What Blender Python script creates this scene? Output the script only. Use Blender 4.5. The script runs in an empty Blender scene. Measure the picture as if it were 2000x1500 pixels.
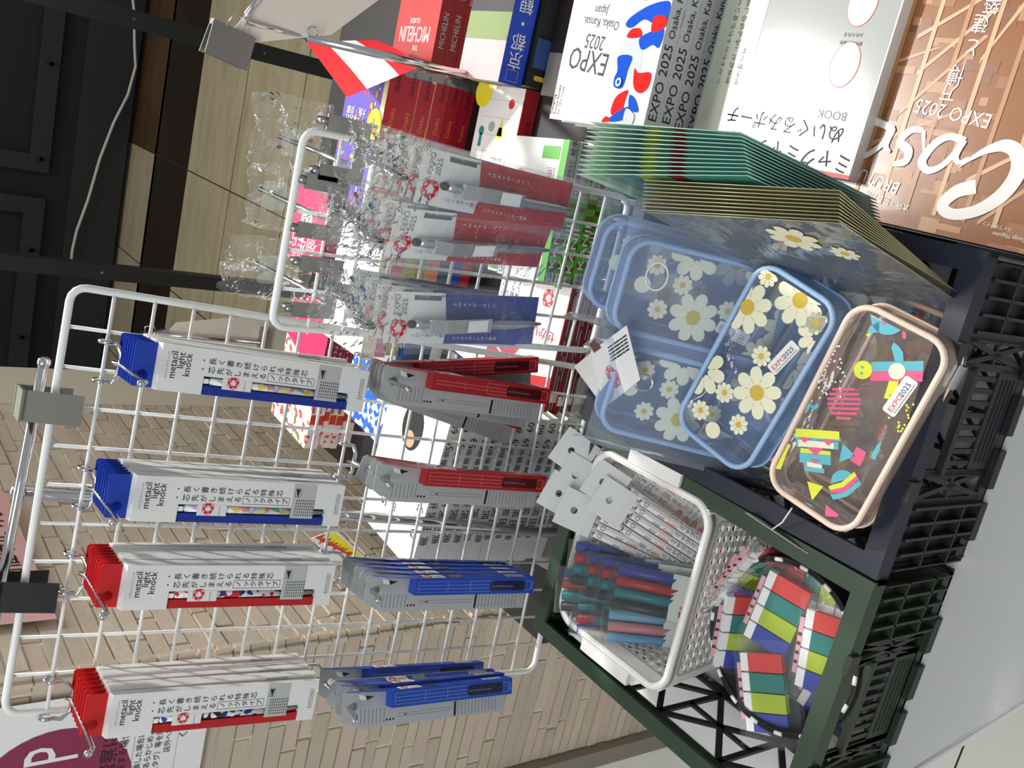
import bpy, math, random
from mathutils import Vector, Matrix
from mathutils.geometry import tessellate_polygon
random.seed(7)
SC = bpy.context.scene
COL = SC.collection

# ---------------------------------------------------------------- camera, light, exposure
# world: Z up, X right along the display table, Y away from the viewer (metres)
F = 1854.4
CAM = Vector((0.186027, -0.804445, 0.183565))
RX = Vector((0.945127, 0.324796, 0.035256))      # the photo's "down" is this way reversed (the camera is held sideways)
RY = Vector((0.224963, -0.568745, -0.791152))
RZ = Vector((-0.236911, 0.755670, -0.610603))    # viewing direction
cam = bpy.data.cameras.new('camera'); cam.sensor_width = 36.0; cam.lens = 36.0*F/2000.0; cam.clip_start = 0.02
co = bpy.data.objects.new('camera', cam); COL.objects.link(co)
mw = Matrix.Identity(4)
for i in range(3):
    mw[i][0] = RY[i]; mw[i][1] = RX[i]; mw[i][2] = -RZ[i]; mw[i][3] = CAM[i]
co.matrix_world = mw
SC.camera = co
SC.view_settings.view_transform = 'Standard'; SC.view_settings.look = 'None'
SC.view_settings.gamma = 1.0; SC.view_settings.use_curve_mapping = False
SC.view_settings.exposure = 0.0
SC.cycles.max_bounces = 10; SC.cycles.transparent_max_bounces = 24
wd = bpy.data.worlds.new('store_air'); SC.world = wd; wd.use_nodes = True
wd.node_tree.nodes['Background'].inputs[0].default_value = (0.93, 0.95, 1.0, 1)
wd.node_tree.nodes['Background'].inputs[1].default_value = 0.36

def area(name, loc, target, size, power, color=(1, 1, 1), spread=math.pi):
    l = bpy.data.lights.new(name, 'AREA'); l.shape = 'RECTANGLE'; l.size = size[0]; l.size_y = size[1]
    l.energy = power; l.color = color; l.spread = spread
    o = bpy.data.objects.new(name, l); COL.objects.link(o); o.location = loc
    o.rotation_euler = (Vector(target)-Vector(loc)).to_track_quat('-Z', 'Y').to_euler()
    return o
def spot(name, loc, target, power, angle, blend=0.5, radius=0.04, color=(1, 1, 1)):
    l = bpy.data.lights.new(name, 'SPOT'); l.energy = power; l.spot_size = math.radians(angle); l.spot_blend = blend
    l.shadow_soft_size = radius; l.color = color
    o = bpy.data.objects.new(name, l); COL.objects.link(o); o.location = loc
    o.rotation_euler = (Vector(target)-Vector(loc)).to_track_quat('-Z', 'Y').to_euler()
    return o
spot('ceiling_spotlight', (0.52, 1.29, 1.20), (0.26, 0.10, -0.55), 190, 62, 0.75, 0.06, (1.0, 0.97, 0.93))
area('ceiling_light_row', (-0.2, 0.9, 1.3), (-0.1, 0.5, -0.6), (1.2, 0.25), 17, (1.0, 0.96, 0.9))
area('camera_side_fill', (-0.5, -1.3, 1.3), (-0.1, 0.0, -0.4), (1.4, 0.5), 21, (0.97, 0.99, 1.0))  # added soft fill from the camera side, brightens the pack fronts; no actual lamp
area('back_aisle_light', (0.3, 3.0, 1.3), (-0.2, 3.2, -1.3), (1.5, 1.0), 22, (1.0, 0.93, 0.78))

def ray(px, py):
    return RX*((750-py)/F)+RY*((px-1000)/F)+RZ
def onz(px, py, z):
    d = ray(px, py); return CAM+d*((z-CAM.z)/d.z)
def ony(px, py, y):
    d = ray(px, py); return CAM+d*((y-CAM.y)/d.y)
def onx(px, py, x):
    d = ray(px, py); return CAM+d*((x-CAM.x)/d.x)

# ---------------------------------------------------------------- materials
def srgb(c):
    if isinstance(c, str):
        c = [int(c[i:i+2], 16)/255 for i in (0, 2, 4)]
    return tuple(x/12.92 if x <= .04045 else ((x+.055)/1.055)**2.4 for x in c)
MATS = {}
def mat(name, col, rough=.55, metal=0., spec=.5, coat=0., bump=None, var=None):
    """plain surface: principled shader, a little procedural tone variation, optional fine bump (scale, strength)"""
    if name in MATS: return MATS[name]
    m = bpy.data.materials.new(name); m.use_nodes = True; nt = m.node_tree; b = nt.nodes['Principled BSDF']
    c = srgb(col); b.inputs['Base Color'].default_value = (*c, 1); b.inputs['Roughness'].default_value = rough
    b.inputs['Metallic'].default_value = metal; b.inputs['Specular IOR Level'].default_value = spec
    b.inputs['Coat Weight'].default_value = coat; b.inputs['Coat Roughness'].default_value = .08
    tc = nt.nodes.new('ShaderNodeTexCoord')
    if var is None: var = (30, .06)
    n = nt.nodes.new('ShaderNodeTexNoise'); n.inputs['Scale'].default_value = var[0]; n.inputs['Detail'].default_value = 4
    nt.links.new(tc.outputs['Object'], n.inputs['Vector'])
    mx = nt.nodes.new('ShaderNodeMix'); mx.data_type = 'RGBA'; mx.blend_type = 'MULTIPLY'; mx.inputs[0].default_value = 1
    rp = nt.nodes.new('ShaderNodeMapRange'); rp.inputs[3].default_value = 1-var[1]; rp.inputs[4].default_value = 1
    nt.links.new(n.outputs['Fac'], rp.inputs[0]); mx.inputs[6].default_value = (*c, 1)
    nt.links.new(rp.outputs[0], mx.inputs[7]); nt.links.new(mx.outputs[2], b.inputs['Base Color'])
    if bump:
        n2 = nt.nodes.new('ShaderNodeTexNoise'); n2.inputs['Scale'].default_value = bump[0]; n2.inputs['Detail'].default_value = 5
        nt.links.new(tc.outputs['Object'], n2.inputs['Vector'])
        bp = nt.nodes.new('ShaderNodeBump'); bp.inputs['Strength'].default_value = bump[1]; bp.inputs['Distance'].default_value = .002
        nt.links.new(n2.outputs['Fac'], bp.inputs['Height']); nt.links.new(bp.outputs[0], b.inputs['Normal'])
    MATS[name] = m; return m
def film(name, col=(1, 1, 1), alpha=.10, rough=.08, crinkle=(60, .6), gloss=.9):
    """thin clear plastic: transparent sheet with a tinted body and fresnel gloss"""
    if name in MATS: return MATS[name]
    m = bpy.data.materials.new(name); m.use_nodes = True; nt = m.node_tree
    out = nt.nodes['Material Output']; nt.nodes.remove(nt.nodes['Principled BSDF'])
    c = srgb(col)
    tr = nt.nodes.new('ShaderNodeBsdfTransparent'); tr.inputs[0].default_value = (*[.5+.5*x for x in c], 1)
    df = nt.nodes.new('ShaderNodeBsdfTranslucent'); d2 = nt.nodes.new('ShaderNodeBsdfDiffuse')
    df.inputs[0].default_value = (*c, 1); d2.inputs[0].default_value = (*c, 1)
    ms = nt.nodes.new('ShaderNodeMixShader'); ms.inputs[0].default_value = .4
    nt.links.new(d2.outputs[0], ms.inputs[1]); nt.links.new(df.outputs[0], ms.inputs[2])
    m1 = nt.nodes.new('ShaderNodeMixShader'); m1.inputs[0].default_value = alpha
    nt.links.new(tr.outputs[0], m1.inputs[1]); nt.links.new(ms.outputs[0], m1.inputs[2])
    gl = nt.nodes.new('ShaderNodeBsdfGlossy'); gl.inputs['Roughness'].default_value = rough; gl.inputs[0].default_value = (1, 1, 1, 1)
    lw = nt.nodes.new('ShaderNodeFresnel'); lw.inputs[0].default_value = 1.35
    ml = nt.nodes.new('ShaderNodeMath'); ml.operation = 'MULTIPLY'; ml.inputs[1].default_value = gloss
    nt.links.new(lw.outputs[0], ml.inputs[0])
    m2 = nt.nodes.new('ShaderNodeMixShader'); nt.links.new(ml.outputs[0], m2.inputs[0])
    nt.links.new(m1.outputs[0], m2.inputs[1]); nt.links.new(gl.outputs[0], m2.inputs[2])
    nt.links.new(m2.outputs[0], out.inputs[0])
    if crinkle:
        tc = nt.nodes.new('ShaderNodeTexCoord'); n = nt.nodes.new('ShaderNodeTexNoise')
        n.inputs['Scale'].default_value = crinkle[0]; n.inputs['Detail'].default_value = 3; n.inputs['Distortion'].default_value = 1.5
        nt.links.new(tc.outputs['Object'], n.inputs['Vector'])
        bp = nt.nodes.new('ShaderNodeBump'); bp.inputs['Strength'].default_value = crinkle[1]; bp.inputs['Distance'].default_value = .01
        nt.links.new(n.outputs['Fac'], bp.inputs['Height'])
        nt.links.new(bp.outputs[0], gl.inputs['Normal']); nt.links.new(bp.outputs[0], lw.inputs['Normal'])
    MATS[name] = m; return m
def patches(name, cols, scale=120, rough=.35):
    """printed all-over pattern of coloured cells (voronoi)"""
    if name in MATS: return MATS[name]
    m = bpy.data.materials.new(name); m.use_nodes = True; nt = m.node_tree; b = nt.nodes['Principled BSDF']
    b.inputs['Roughness'].default_value = rough
    tc = nt.nodes.new('ShaderNodeTexCoord'); v = nt.nodes.new('ShaderNodeTexVoronoi'); v.inputs['Scale'].default_value = scale
    nt.links.new(tc.outputs['Object'], v.inputs['Vector'])
    sp = nt.nodes.new('ShaderNodeSeparateColor'); nt.links.new(v.outputs['Color'], sp.inputs[0])
    r = nt.nodes.new('ShaderNodeValToRGB'); r.color_ramp.interpolation = 'CONSTANT'
    e = r.color_ramp.elements
    for i, c in enumerate(cols):
        if i < 2: el = e[i]; el.position = i/len(cols)
        else: el = e.new(i/len(cols))
        el.color = (*srgb(c), 1)
    nt.links.new(sp.outputs[0], r.inputs[0]); nt.links.new(r.outputs[0], b.inputs['Base Color'])
    MATS[name] = m; return m

WHITE = mat('white_paper', 'f1f1ee', .6); CARD = mat('pale_card', 'dfe2de', .5)
INK = mat('black_ink', '17171a', .6); GREYINK = mat('grey_ink', '8a8c8c', .6)
RED = mat('red_print', 'd8232a', .4); BLUE = mat('blue_print', '1a45b8', .4)
LRED = mat('logo_red', 'd61f26', .45); LBLUE = mat('logo_blue', '1d3f9e', .45)
CHROME = mat('chrome', 'd9dadb', .14, 1.0); STEEL = mat('brushed_steel', 'a6a6a4', .32, 1.0)
WIRE = mat('white_coated_wire', 'e9ece8', .35)
BLACKM = mat('black_steel', '1c1d1f', .55); SILVER = mat('silver_card', 'b4b8b8', .45, .15)
PAGES = mat('page_edges', 'e9e6da', .8, var=(400, .18))
CLEAR = film('clear_film', (1, 1, 1), .05, .05, (22, .16), .7)
BAG = film('bag_film', (.97, .98, 1), .09, .07, (24, .22), .8)
MILKY = film('milky_film', (.90, .94, 1), .22, .14, (26, .25), .8)
CRUMP = film('crumpled_film', (1, 1, 1), .06, .03, (38, .75), 1.5)
ACRYL = film('clear_acrylic', (.93, .97, .96), .08, .03, None)

# ---------------------------------------------------------------- mesh building
GLY = {}
def glyphs(s):
    if s in GLY: return GLY[s]
    c = bpy.data.curves.new('lettering', 'FONT'); c.body = s; c.resolution_u = 2
    o = bpy.data.objects.new('lettering', c); COL.objects.link(o)
    dg = bpy.context.evaluated_depsgraph_get(); me = o.evaluated_get(dg).to_mesh()
    V = [(v.co.x, v.co.y) for v in me.vertices]; P = [tuple(p.vertices) for p in me.polygons]
    o.evaluated_get(dg).to_mesh_clear(); bpy.data.objects.remove(o); bpy.data.curves.remove(c)
    w = (min([v[0] for v in V], default=0), max([v[0] for v in V], default=0))
    GLY[s] = (V, P, w); return GLY[s]
def T3(x=0, y=0, z=0): return Matrix.Translation((x, y, z))
def RXm(a): return Matrix.Rotation(math.radians(a), 4, 'X')
def RYm(a): return Matrix.Rotation(math.radians(a), 4, 'Y')
def RZm(a): return Matrix.Rotation(math.radians(a), 4, 'Z')
FRONT = Matrix(((1, 0, 0, 0), (0, 0, -1, 0), (0, 1, 0, 0), (0, 0, 0, 1)))      # drawing plane -> faces -Y
SIDE = Matrix(((0, 0, 1, 0), (1, 0, 0, 0), (0, 1, 0, 0), (0, 0, 0, 1)))        # drawing plane -> faces +X
def basis(o, x, z):
    """matrix with origin o, X axis x, Z axis near z"""
    x = Vector(x).normalized(); z = Vector(z); y = z.cross(x).normalized(); z = x.cross(y).normalized()
    m = Matrix.Identity(4)
    for i in range(3): m[i][0] = x[i]; m[i][1] = y[i]; m[i][2] = z[i]; m[i][3] = o[i]
    return m

class MB:
    def __init__(s): s.v = []; s.f = []; s.fm = []; s.sm = []; s.mats = []; s.T = Matrix.Identity(4)
    def mi(s, m):
        if m not in s.mats: s.mats.append(m)
        return s.mats.index(m)
    def add(s, V, P, m, T=None, smooth=False):
        M = s.T @ T if T is not None else s.T
        k = len(s.v); i = s.mi(m)
        s.v += [tuple(M @ Vector(v)) for v in V]
        for p in P: s.f.append(tuple(a+k for a in p)); s.fm.append(i); s.sm.append(smooth)
        return s
    def box(s, lo, hi, m, T=None):
        x0, y0, z0 = lo; x1, y1, z1 = hi
        V = [(x0, y0, z0), (x1, y0, z0), (x1, y1, z0), (x0, y1, z0), (x0, y0, z1), (x1, y0, z1), (x1, y1, z1), (x0, y1, z1)]
        return s.add(V, [(0, 3, 2, 1), (4, 5, 6, 7), (0, 1, 5, 4), (1, 2, 6, 5), (2, 3, 7, 6), (3, 0, 4, 7)], m, T)
    def poly(s, pts, m, T=None, z=0):
        return s.add([(p[0], p[1], z if len(p) < 3 else p[2]) for p in pts], [tuple(range(len(pts)))], m, T)
    def rect(s, x0, y0, x1, y1, m, T=None, z=0):
        return s.poly([(x0, y0), (x1, y0), (x1, y1), (x0, y1)], m, T, z)
    def frame(s, x0, y0, x1, y1, w, m, T=None, z=0):
        s.rect(x0, y0, x1, y0+w, m, T, z); s.rect(x0, y1-w, x1, y1, m, T, z)
        s.rect(x0, y0+w, x0+w, y1-w, m, T, z); s.rect(x1-w, y0+w, x1, y1-w, m, T, z); return s
    def disc(s, x, y, r, m, T=None, z=0, n=20, ry=None):
        ry = ry or r
        return s.poly([(x+r*math.cos(2*math.pi*i/n), y+ry*math.sin(2*math.pi*i/n)) for i in range(n)], m, T, z)
    def prism(s, pts, z0, z1, m, T=None, holes=()):
        loops = [list(pts)]+[list(h) for h in holes]
        flat = [p for l in loops for p in l]; n = len(flat)
        tris = tessellate_polygon([[Vector((p[0], p[1], 0)) for p in l] for l in loops]) if (holes or len(pts) > 4) else [tuple(range(len(pts)))]
        V = [(p[0], p[1], z0) for p in flat]+[(p[0], p[1], z1) for p in flat]
        P = [tuple(t) for t in tris]+[tuple(a+n for a in reversed(t)) for t in tris]
        k = 0
        for l in loops:
            for i in range(len(l)):
                a = k+i; b = k+(i+1) % len(l); P.append((a, b, b+n, a+n))
            k += len(l)
        return s.add(V, P, m, T)
    def tube(s, path, r, m, n=8, closed=False, T=None, caps=True):
        pts = [Vector(p) for p in path]; N = len(pts); V = []; P = []
        rs = r if isinstance(r, (list, tuple)) else [r]*N
        prev = None
        for i, p in enumerate(pts):
            a = pts[(i-1) % N] if (closed or i > 0) else p; b = pts[(i+1) % N] if (closed or i < N-1) else p
            t = (b-a).normalized()
            if prev is None:
                u = t.orthogonal().normalized()
            else:
                u = (prev-t*prev.dot(t)); u = u.normalized() if u.length > 1e-6 else t.orthogonal().normalized()
            prev = u; w = t.cross(u)
            for j in range(n):
                q = 2*math.pi*j/n; V.append(tuple(p+(u*math.cos(q)+w*math.sin(q))*rs[i]))
        for i in range(N if closed else N-1):
            for j in range(n):
                a = i*n+j; b = i*n+(j+1) % n; c = ((i+1) % N)*n+(j+1) % n; d = ((i+1) % N)*n+j
                P.append((a, b, c, d))
        if not closed and caps: P += [tuple(reversed(range(n))), tuple((N-1)*n+j for j in range(n))]
        return s.add(V, P, m, T, True)
    def ball(s, c, r, m, n=10, T=None, sc=(1, 1, 1)):
        V = [(c[0], c[1], c[2]+r*sc[2])]; P = []; h = n//2
        for i in range(1, h):
            a = math.pi*i/h
            for j in range(n):
                q = 2*math.pi*j/n
                V.append((c[0]+r*sc[0]*math.sin(a)*math.cos(q), c[1]+r*sc[1]*math.sin(a)*math.sin(q), c[2]+r*sc[2]*math.cos(a)))
        V.append((c[0], c[1], c[2]-r*sc[2])); e = len(V)-1
        for j in range(n):
            P.append((0, 1+j, 1+(j+1) % n)); P.append((e, 1+(h-2)*n+(j+1) % n, 1+(h-2)*n+j))
        for i in range(h-2):
            for j in range(n):
                P.append((1+i*n+j, 1+(i+1)*n+j, 1+(i+1)*n+(j+1) % n, 1+i*n+(j+1) % n))
        return s.add(V, P, m, T, True)
    def text(s, t, x, y, size, m, T=None, z=0, al='l', rot=0, sx=1.0):
        V, P, w = glyphs(t)
        off = {'l': -w[0], 'c': -(w[0]+w[1])/2, 'r': -w[1]}[al]
        M = T3(x, y, z) @ RZm(rot)
        if T is not None: M = T @ M
        return s.add([((v[0]+off)*size*sx, v[1]*size, 0) for v in V], P, m, M)
    def vtext(s, t, x, y, size, pitch, m, T=None, z=0, rot=0):
        """vertical writing: characters stacked downward from (x, y)"""
        M = T3(x, y, z) @ RZm(rot)
        if T is not None: M = T @ M
        for i, ch in enumerate(t):
            if ch in 'ー-': s.text('|' if ch == '-' else '｜', 0, -pitch*(i+.8), size, m, M, 0, 'c')
            elif ch != ' ': s.text(ch, 0, -pitch*(i+.8), size, m, M, 0, 'c')
        return s
    def lines(s, x0, y0, x1, y1, n, m, T=None, z=0, w=.35):
        """block of illegibly small print as n broken lines"""
        h = (y1-y0)/n; rnd = random.Random(int(abs(x0*1e5)+abs(y1*1e5)+n))
        for i in range(n):
            x = x0
            while x < x1:
                L = (x1-x0)*rnd.uniform(.08, .3); s.rect(x, y0+h*i, min(x+L, x1), y0+h*(i+w), m, T, z); x += L+(x1-x0)*.03
        return s
    def build(s, name, parent=None, matrix=None, bevel=0):
        me = bpy.data.meshes.new(name); me.from_pydata(s.v, [], s.f)
        for m in s.mats: me.materials.append(m)
        me.polygons.foreach_set('material_index', s.fm); me.polygons.foreach_set('use_smooth', s.sm); me.update()
        o = bpy.data.objects.new(name, me); COL.objects.link(o)
        if parent is not None: o.parent = parent
        if matrix is not None: o.matrix_local = matrix
        if bevel:
            b = o.modifiers.new('edge', 'BEVEL'); b.width = bevel; b.segments = 2; b.limit_method = 'ANGLE'
        return o
def tag(o, label, cat, group=None, kind=None):
    o['label'] = label
    if cat: o['category'] = cat
    if group: o['group'] = group
    if kind: o['kind'] = kind
    return o
def thing(name, label, cat, M=None, group=None):
    o = bpy.data.objects.new(name, None); COL.objects.link(o); o.empty_display_size = .02
    if M is not None: o.matrix_world = M
    return tag(o, label, cat, group)
def struct(o): o['kind'] = 'structure'; return o
KIDS = {}
def dup(root, M, label, group=None):
    r = root.copy(); COL.objects.link(r); r.matrix_world = M; r['label'] = label
    if group: r['group'] = group
    for ch in [o for o in bpy.data.objects if o.parent == root]:
        c = ch.copy(); COL.objects.link(c); c.parent = r
        for g in [o for o in bpy.data.objects if o.parent == ch]:
            d = g.copy(); COL.objects.link(d); d.parent = c
    return r
NTH = ['topmost', 'second from the top', 'third from the top', 'fourth from the top', 'fifth from the top', 'sixth from the top', 'seventh from the top', 'eighth from the top',
       'ninth from the top', 'tenth from the top', 'eleventh from the top', 'twelfth from the top', 'thirteenth from the top', 'fourteenth from the top', 'fifteenth from the top']
FR = ['frontmost', 'second from the front', 'third from the front', 'fourth from the front', 'fifth from the front', 'sixth from the front', 'seventh from the front', 'eighth from the front',
      'ninth from the front', 'tenth from the front', 'eleventh from the front', 'twelfth from the front', 'thirteenth from the front']
def rrect(w, h, r, n=6, cx=0, cy=0):
    """rounded rectangle outline, counter-clockwise"""
    out = []
    for k, (sx, sy) in enumerate(((1, 1), (-1, 1), (-1, -1), (1, -1))):
        for i in range(n+1):
            a = math.pi/2*(k+i/n); out.append((cx+sx*(w/2-r)+r*math.cos(a), cy+sy*(h/2-r)+r*math.sin(a)))
    return out
def circ(x, y, r, n=16): return [(x+r*math.cos(2*math.pi*i/n), y+r*math.sin(2*math.pi*i/n)) for i in range(n)]
def ring_logo(mb, x, y, s, T, z=.0003, squash=1.0, red=None):
    """ring of red beads with five white-and-blue dots"""
    red = red or LRED
    R = [.15, .2, .13, .18, .14, .2, .13, .17, .15, .19, .14]; n = len(R)
    for i, r in enumerate(R):
        a = 2*math.pi*i/n+.4; mb.disc(x+s*squash*.36*math.cos(a), y+s*.36*math.sin(a), s*r*.85, red, T, z+.00002*(i % 3), 12)
    for i in (1, 3, 5, 7, 9):
        a = 2*math.pi*i/n+.4; px, py = x+s*squash*.40*math.cos(a), y+s*.40*math.sin(a)
        mb.disc(px, py, s*.085, WHITE, T, z+.0001, 10); mb.disc(px+s*.015, py+s*.02, s*.045, LBLUE, T, z+.00015, 8)
    return mb
# ---------------------------------------------------------------- setting: floor, brick pillar, walls, shop fixture
FZ, TZ = -1.35, -0.59
def stone(name, c1, c2, rough=.35, scale=3.0):
    m = mat(name, c1, rough); nt = m.node_tree; b = nt.nodes['Principled BSDF']
    tc = nt.nodes.new('ShaderNodeTexCoord'); mp = nt.nodes.new('ShaderNodeMapping'); mp.inputs['Scale'].default_value = (1, 4, 1)
    n = nt.nodes.new('ShaderNodeTexNoise'); n.inputs['Scale'].default_value = scale; n.inputs['Detail'].default_value = 8; n.inputs['Roughness'].default_value = .65
    nt.links.new(tc.outputs['Object'], mp.inputs[0]); nt.links.new(mp.outputs[0], n.inputs['Vector'])
    r = nt.nodes.new('ShaderNodeValToRGB'); r.color_ramp.elements[0].color = (*srgb(c2), 1); r.color_ramp.elements[1].color = (*srgb(c1), 1)
    r.color_ramp.elements[0].position = .35; r.color_ramp.elements[1].position = .6
    nt.links.new(n.outputs['Fac'], r.inputs[0])
    v = nt.nodes.new('ShaderNodeTexNoise'); v.inputs['Scale'].default_value = 26; v.inputs['Detail'].default_value = 2
    nt.links.new(mp.outputs[0], v.inputs['Vector'])
    th = nt.nodes.new('ShaderNodeMapRange'); th.inputs[1].default_value = .70; th.inputs[2].default_value = .74; nt.links.new(v.outputs['Fac'], th.inputs[0])
    mx = nt.nodes.new('ShaderNodeMix'); mx.data_type = 'RGBA'; nt.links.new(th.outputs[0], mx.inputs[0])
    nt.links.new(r.outputs[0], mx.inputs[6]); mx.inputs[7].default_value = (*[x*.35 for x in srgb(c2)], 1)
    nt.links.new(mx.outputs[2], b.inputs['Base Color']); return m
TRAV = stone('travertine_tile', 'b9ae90', 'a79b7c'); DARKT = stone('dark_brown_tile', '2e241a', '271e15', .3); BROWNT = stone('brown_tile', '5a4026', '4a3420', .3)
GROUT = mat('tile_joint', '3a3326', .8); VINYL = mat('cream_vinyl', 'e9e7db', .35, var=(6, .05))
fl = MB()
fl.rect(-4, -2.5, 5, 7, GROUT, z=FZ-.003)
for i in range(-6, 8):
    for j in range(-1, 8):
        x0 = -.28+.6*i; y0 = 2.12+.6*j-(.08 if j > 3 else 0)
        m = TRAV
        if j == 3: m = DARKT
        elif j >= 4: m = BROWNT if i >= 0 else TRAV
        h = .6 if j != 3 else .56
        fl.rect(x0+.003, y0+.003, x0+.597, y0+h-.003, m, z=FZ)
for i in range(-4, 5):
    for j in range(-3, 2):
        x0 = -.655+.9*i; y0 = -.25+.9*j; y1 = min(y0+.898, 1.515)
        fl.rect(x0+.001, y0+.001, x0+.899, y1, VINYL, z=FZ)
struct(fl.build('floor'))

# split-stone pillar: strips of stone laid in thin courses, built brick by brick
BR = [mat('stone_strip_%s' % n, c, .8, bump=(60, .7), var=(18, .16)) for n, c in (('ivory', 'd8cbb6'), ('sand', 'd0c1ab'), ('ash', 'c9bda8'), ('blush', 'd5c4b1'))]
MORT = mat('pale_mortar', 'f3eadb', .9)
XC, YC, YB, ZT = -.567, .30, 1.331, .55
wl = MB()
wl.box((-.915, YC+.012, FZ), (XC-.012, YB, ZT), MORT)
rb = random.Random(3)
z = FZ; row = 0
while z < ZT:
    h = rb.choice((.022, .024, .026, .027))
    for face in (0, 1):
        s, L = 0.0, ((XC+.913) if face == 0 else (YB-YC))
        s = -rb.uniform(0, .12)
        while s < L:
            b = rb.uniform(.09, .27) if face == 0 else rb.uniform(.07, .2)
            a0, a1 = max(s, 0), min(s+b-.003, L); s += b
            if a1-a0 < .012: continue
            d = rb.uniform(.0, .0035); zt = z+h-.0035; m = rb.choice(BR)
            j = [rb.uniform(-.0013, .0013) for _ in range(8)]
            q = [(a0+.001, z+j[0]), (a0+(a1-a0)*.5, z+j[1]), (a1-.001, z+j[2]), (a1-.001, zt+j[3]), (a0+(a1-a0)*.5, zt+j[4]), (a0+.001, zt+j[5])]
            if face == 0:
                T = Matrix(((1, 0, 0, -.913), (0, 0, -1, YC+.012), (0, 1, 0, 0), (0, 0, 0, 1)))
            else:
                T = Matrix(((0, 0, 1, XC-.012), (1, 0, 0, YC), (0, 1, 0, 0), (0, 0, 0, 1)))
            wl.prism(q, -.004, d+.002, m, T)
    z += h; row += 1
struct(wl.build('wall_left'))
tr = MB(); tr.box((-.953, YC-.012, FZ), (-.915, YC+.06, ZT), mat('grey_corner_trim', '8d8577', .6)); struct(tr.build('trim_1'))
CREAM = mat('cream_plaster', 'd9cfbd', .85, bump=(25, .12))
wb = MB(); wb.box((-1.6, YB, FZ), (XC-.006, 1.575, ZT), CREAM); struct(wb.build('wall_back'))
# floor behind the pillar is open; dark shop fixture stands at the far side of the corridor
FX = mat('black_fixture', '232527', .6, var=(8, .12)); FXD = mat('black_recess', '121314', .7)
fx = thing('black_shop_fixture', 'big black shop fixture with keyhole slots standing beyond the tiled corridor', 'shelf unit', T3(0, 4.93, FZ))
g = MB(); g.box((-3.5, 0, .03), (4, .5, 2.6), FXD); g.build('carcass', fx)
g = MB(); g.box((-3.5, -.03, .03), (4, 0, .30), FX); g.build('plinth', fx)
g = MB()
for xa, xb in ((-.52, .62), (.74, 2.4), (-2.6, -.66)):
    g.box((xa, -.05, .42), (xb, -.02, .52), FX); g.box((xa, -.05, .52), (xa+.09, -.02, 2.5), FX); g.box((xb-.09, -.05, .52), (xb, -.02, 2.5), FX)
g.build('panel_frame', fx)
g = MB()
for k in range(-4, 5):
    x = .05+.5*k
    g.disc(x, .47, .020, FXD, FRONT, .0515, 14); g.rect(x-.009, .425, x+.009, .47, FXD, FRONT, .0515)
g.build('keyhole_slot', fx)
cb = MB()
cpts = [ony(*q, 4.86) for q in ((255, -40), (262, 20), (263, 90), (265, 130), (250, 185), (222, 240), (195, 310), (172, 390), (150, 450), (141, 490), (139, 515))]
cb.tube(cpts, .008, mat('white_cable', 'c9c9c6', .5), 8)
tag(cb.build('power_cable'), 'thin white cable hanging loosely across the black shop fixture', 'cable')

# ---------------------------------------------------------------- tables and posts
WT = mat('grey_white_laminate', 'c9cbc8', .45, var=(5, .04)); BT = mat('black_laminate', '17181a', .5)
t = thing('display_table', 'white laminate display table with a cut corner under the two crates', 'table', T3(0, 0, TZ))
g = MB(); g.prism([(-.07, -.584), (.19, -.584), (.19, -.03), (-.36, -.03), (-.36, -.43)], -.03, 0, WT); g.build('tabletop', t, bevel=.003)
g = MB(); g.box((-.27, -.40, FZ-TZ), (.16, -.06, -.03), WT); g.build('base', t)
t = thing('side_table', 'black table right of the navy crate under the two magazines', 'table', T3(0, 0, TZ))
g = MB(); g.box((.194, -.62, -.03), (1.3, -.030, 0), BT); g.build('tabletop', t)
g = MB(); g.box((.25, -.5, FZ-TZ), (1.2, -.10, -.03), BT); g.build('base', t)
t = thing('book_table', 'black display table carrying the stacks of books behind the wire panels', 'table', T3(0, 0, TZ))
g = MB(); g.prism([(1.3, -.026), (1.3, .86), (-.40, .86), (-.40, -.026)], -.03, 0, BT); g.build('tabletop', t)
g = MB(); g.box((-.30, .04, FZ-TZ), (1.2, .9, -.03), BT); g.build('base', t)
PM = mat('black_post', '1e1f20', .5)
for k, (px0, py0, px1, py1, w, lab) in enumerate(((-30, 502, 640, 578, .040, 'black steel post rising behind the main wire panel and its cream sign board'), (150, 0, 660, 150, .046, 'black steel post rising behind the upper price sign and the red guide books'))):
    a = onz(px1, py1, FZ)
    y = 1.9; top = ony(px0, py0, y); bot = ony(px1, py1, y)
    x = (top.x+bot.x)/2
    g = MB(); g.box((-w/2, -w/2, 0), (w/2, w/2, 2.3), PM)
    for q in range(3): g.disc(0, .5+.35*q, .004, STEEL, FRONT, w/2+.0004, 10)
    o = g.build('shelf_post'); o.matrix_world = T3(x, y, FZ); tag(o, lab, 'post')

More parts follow.
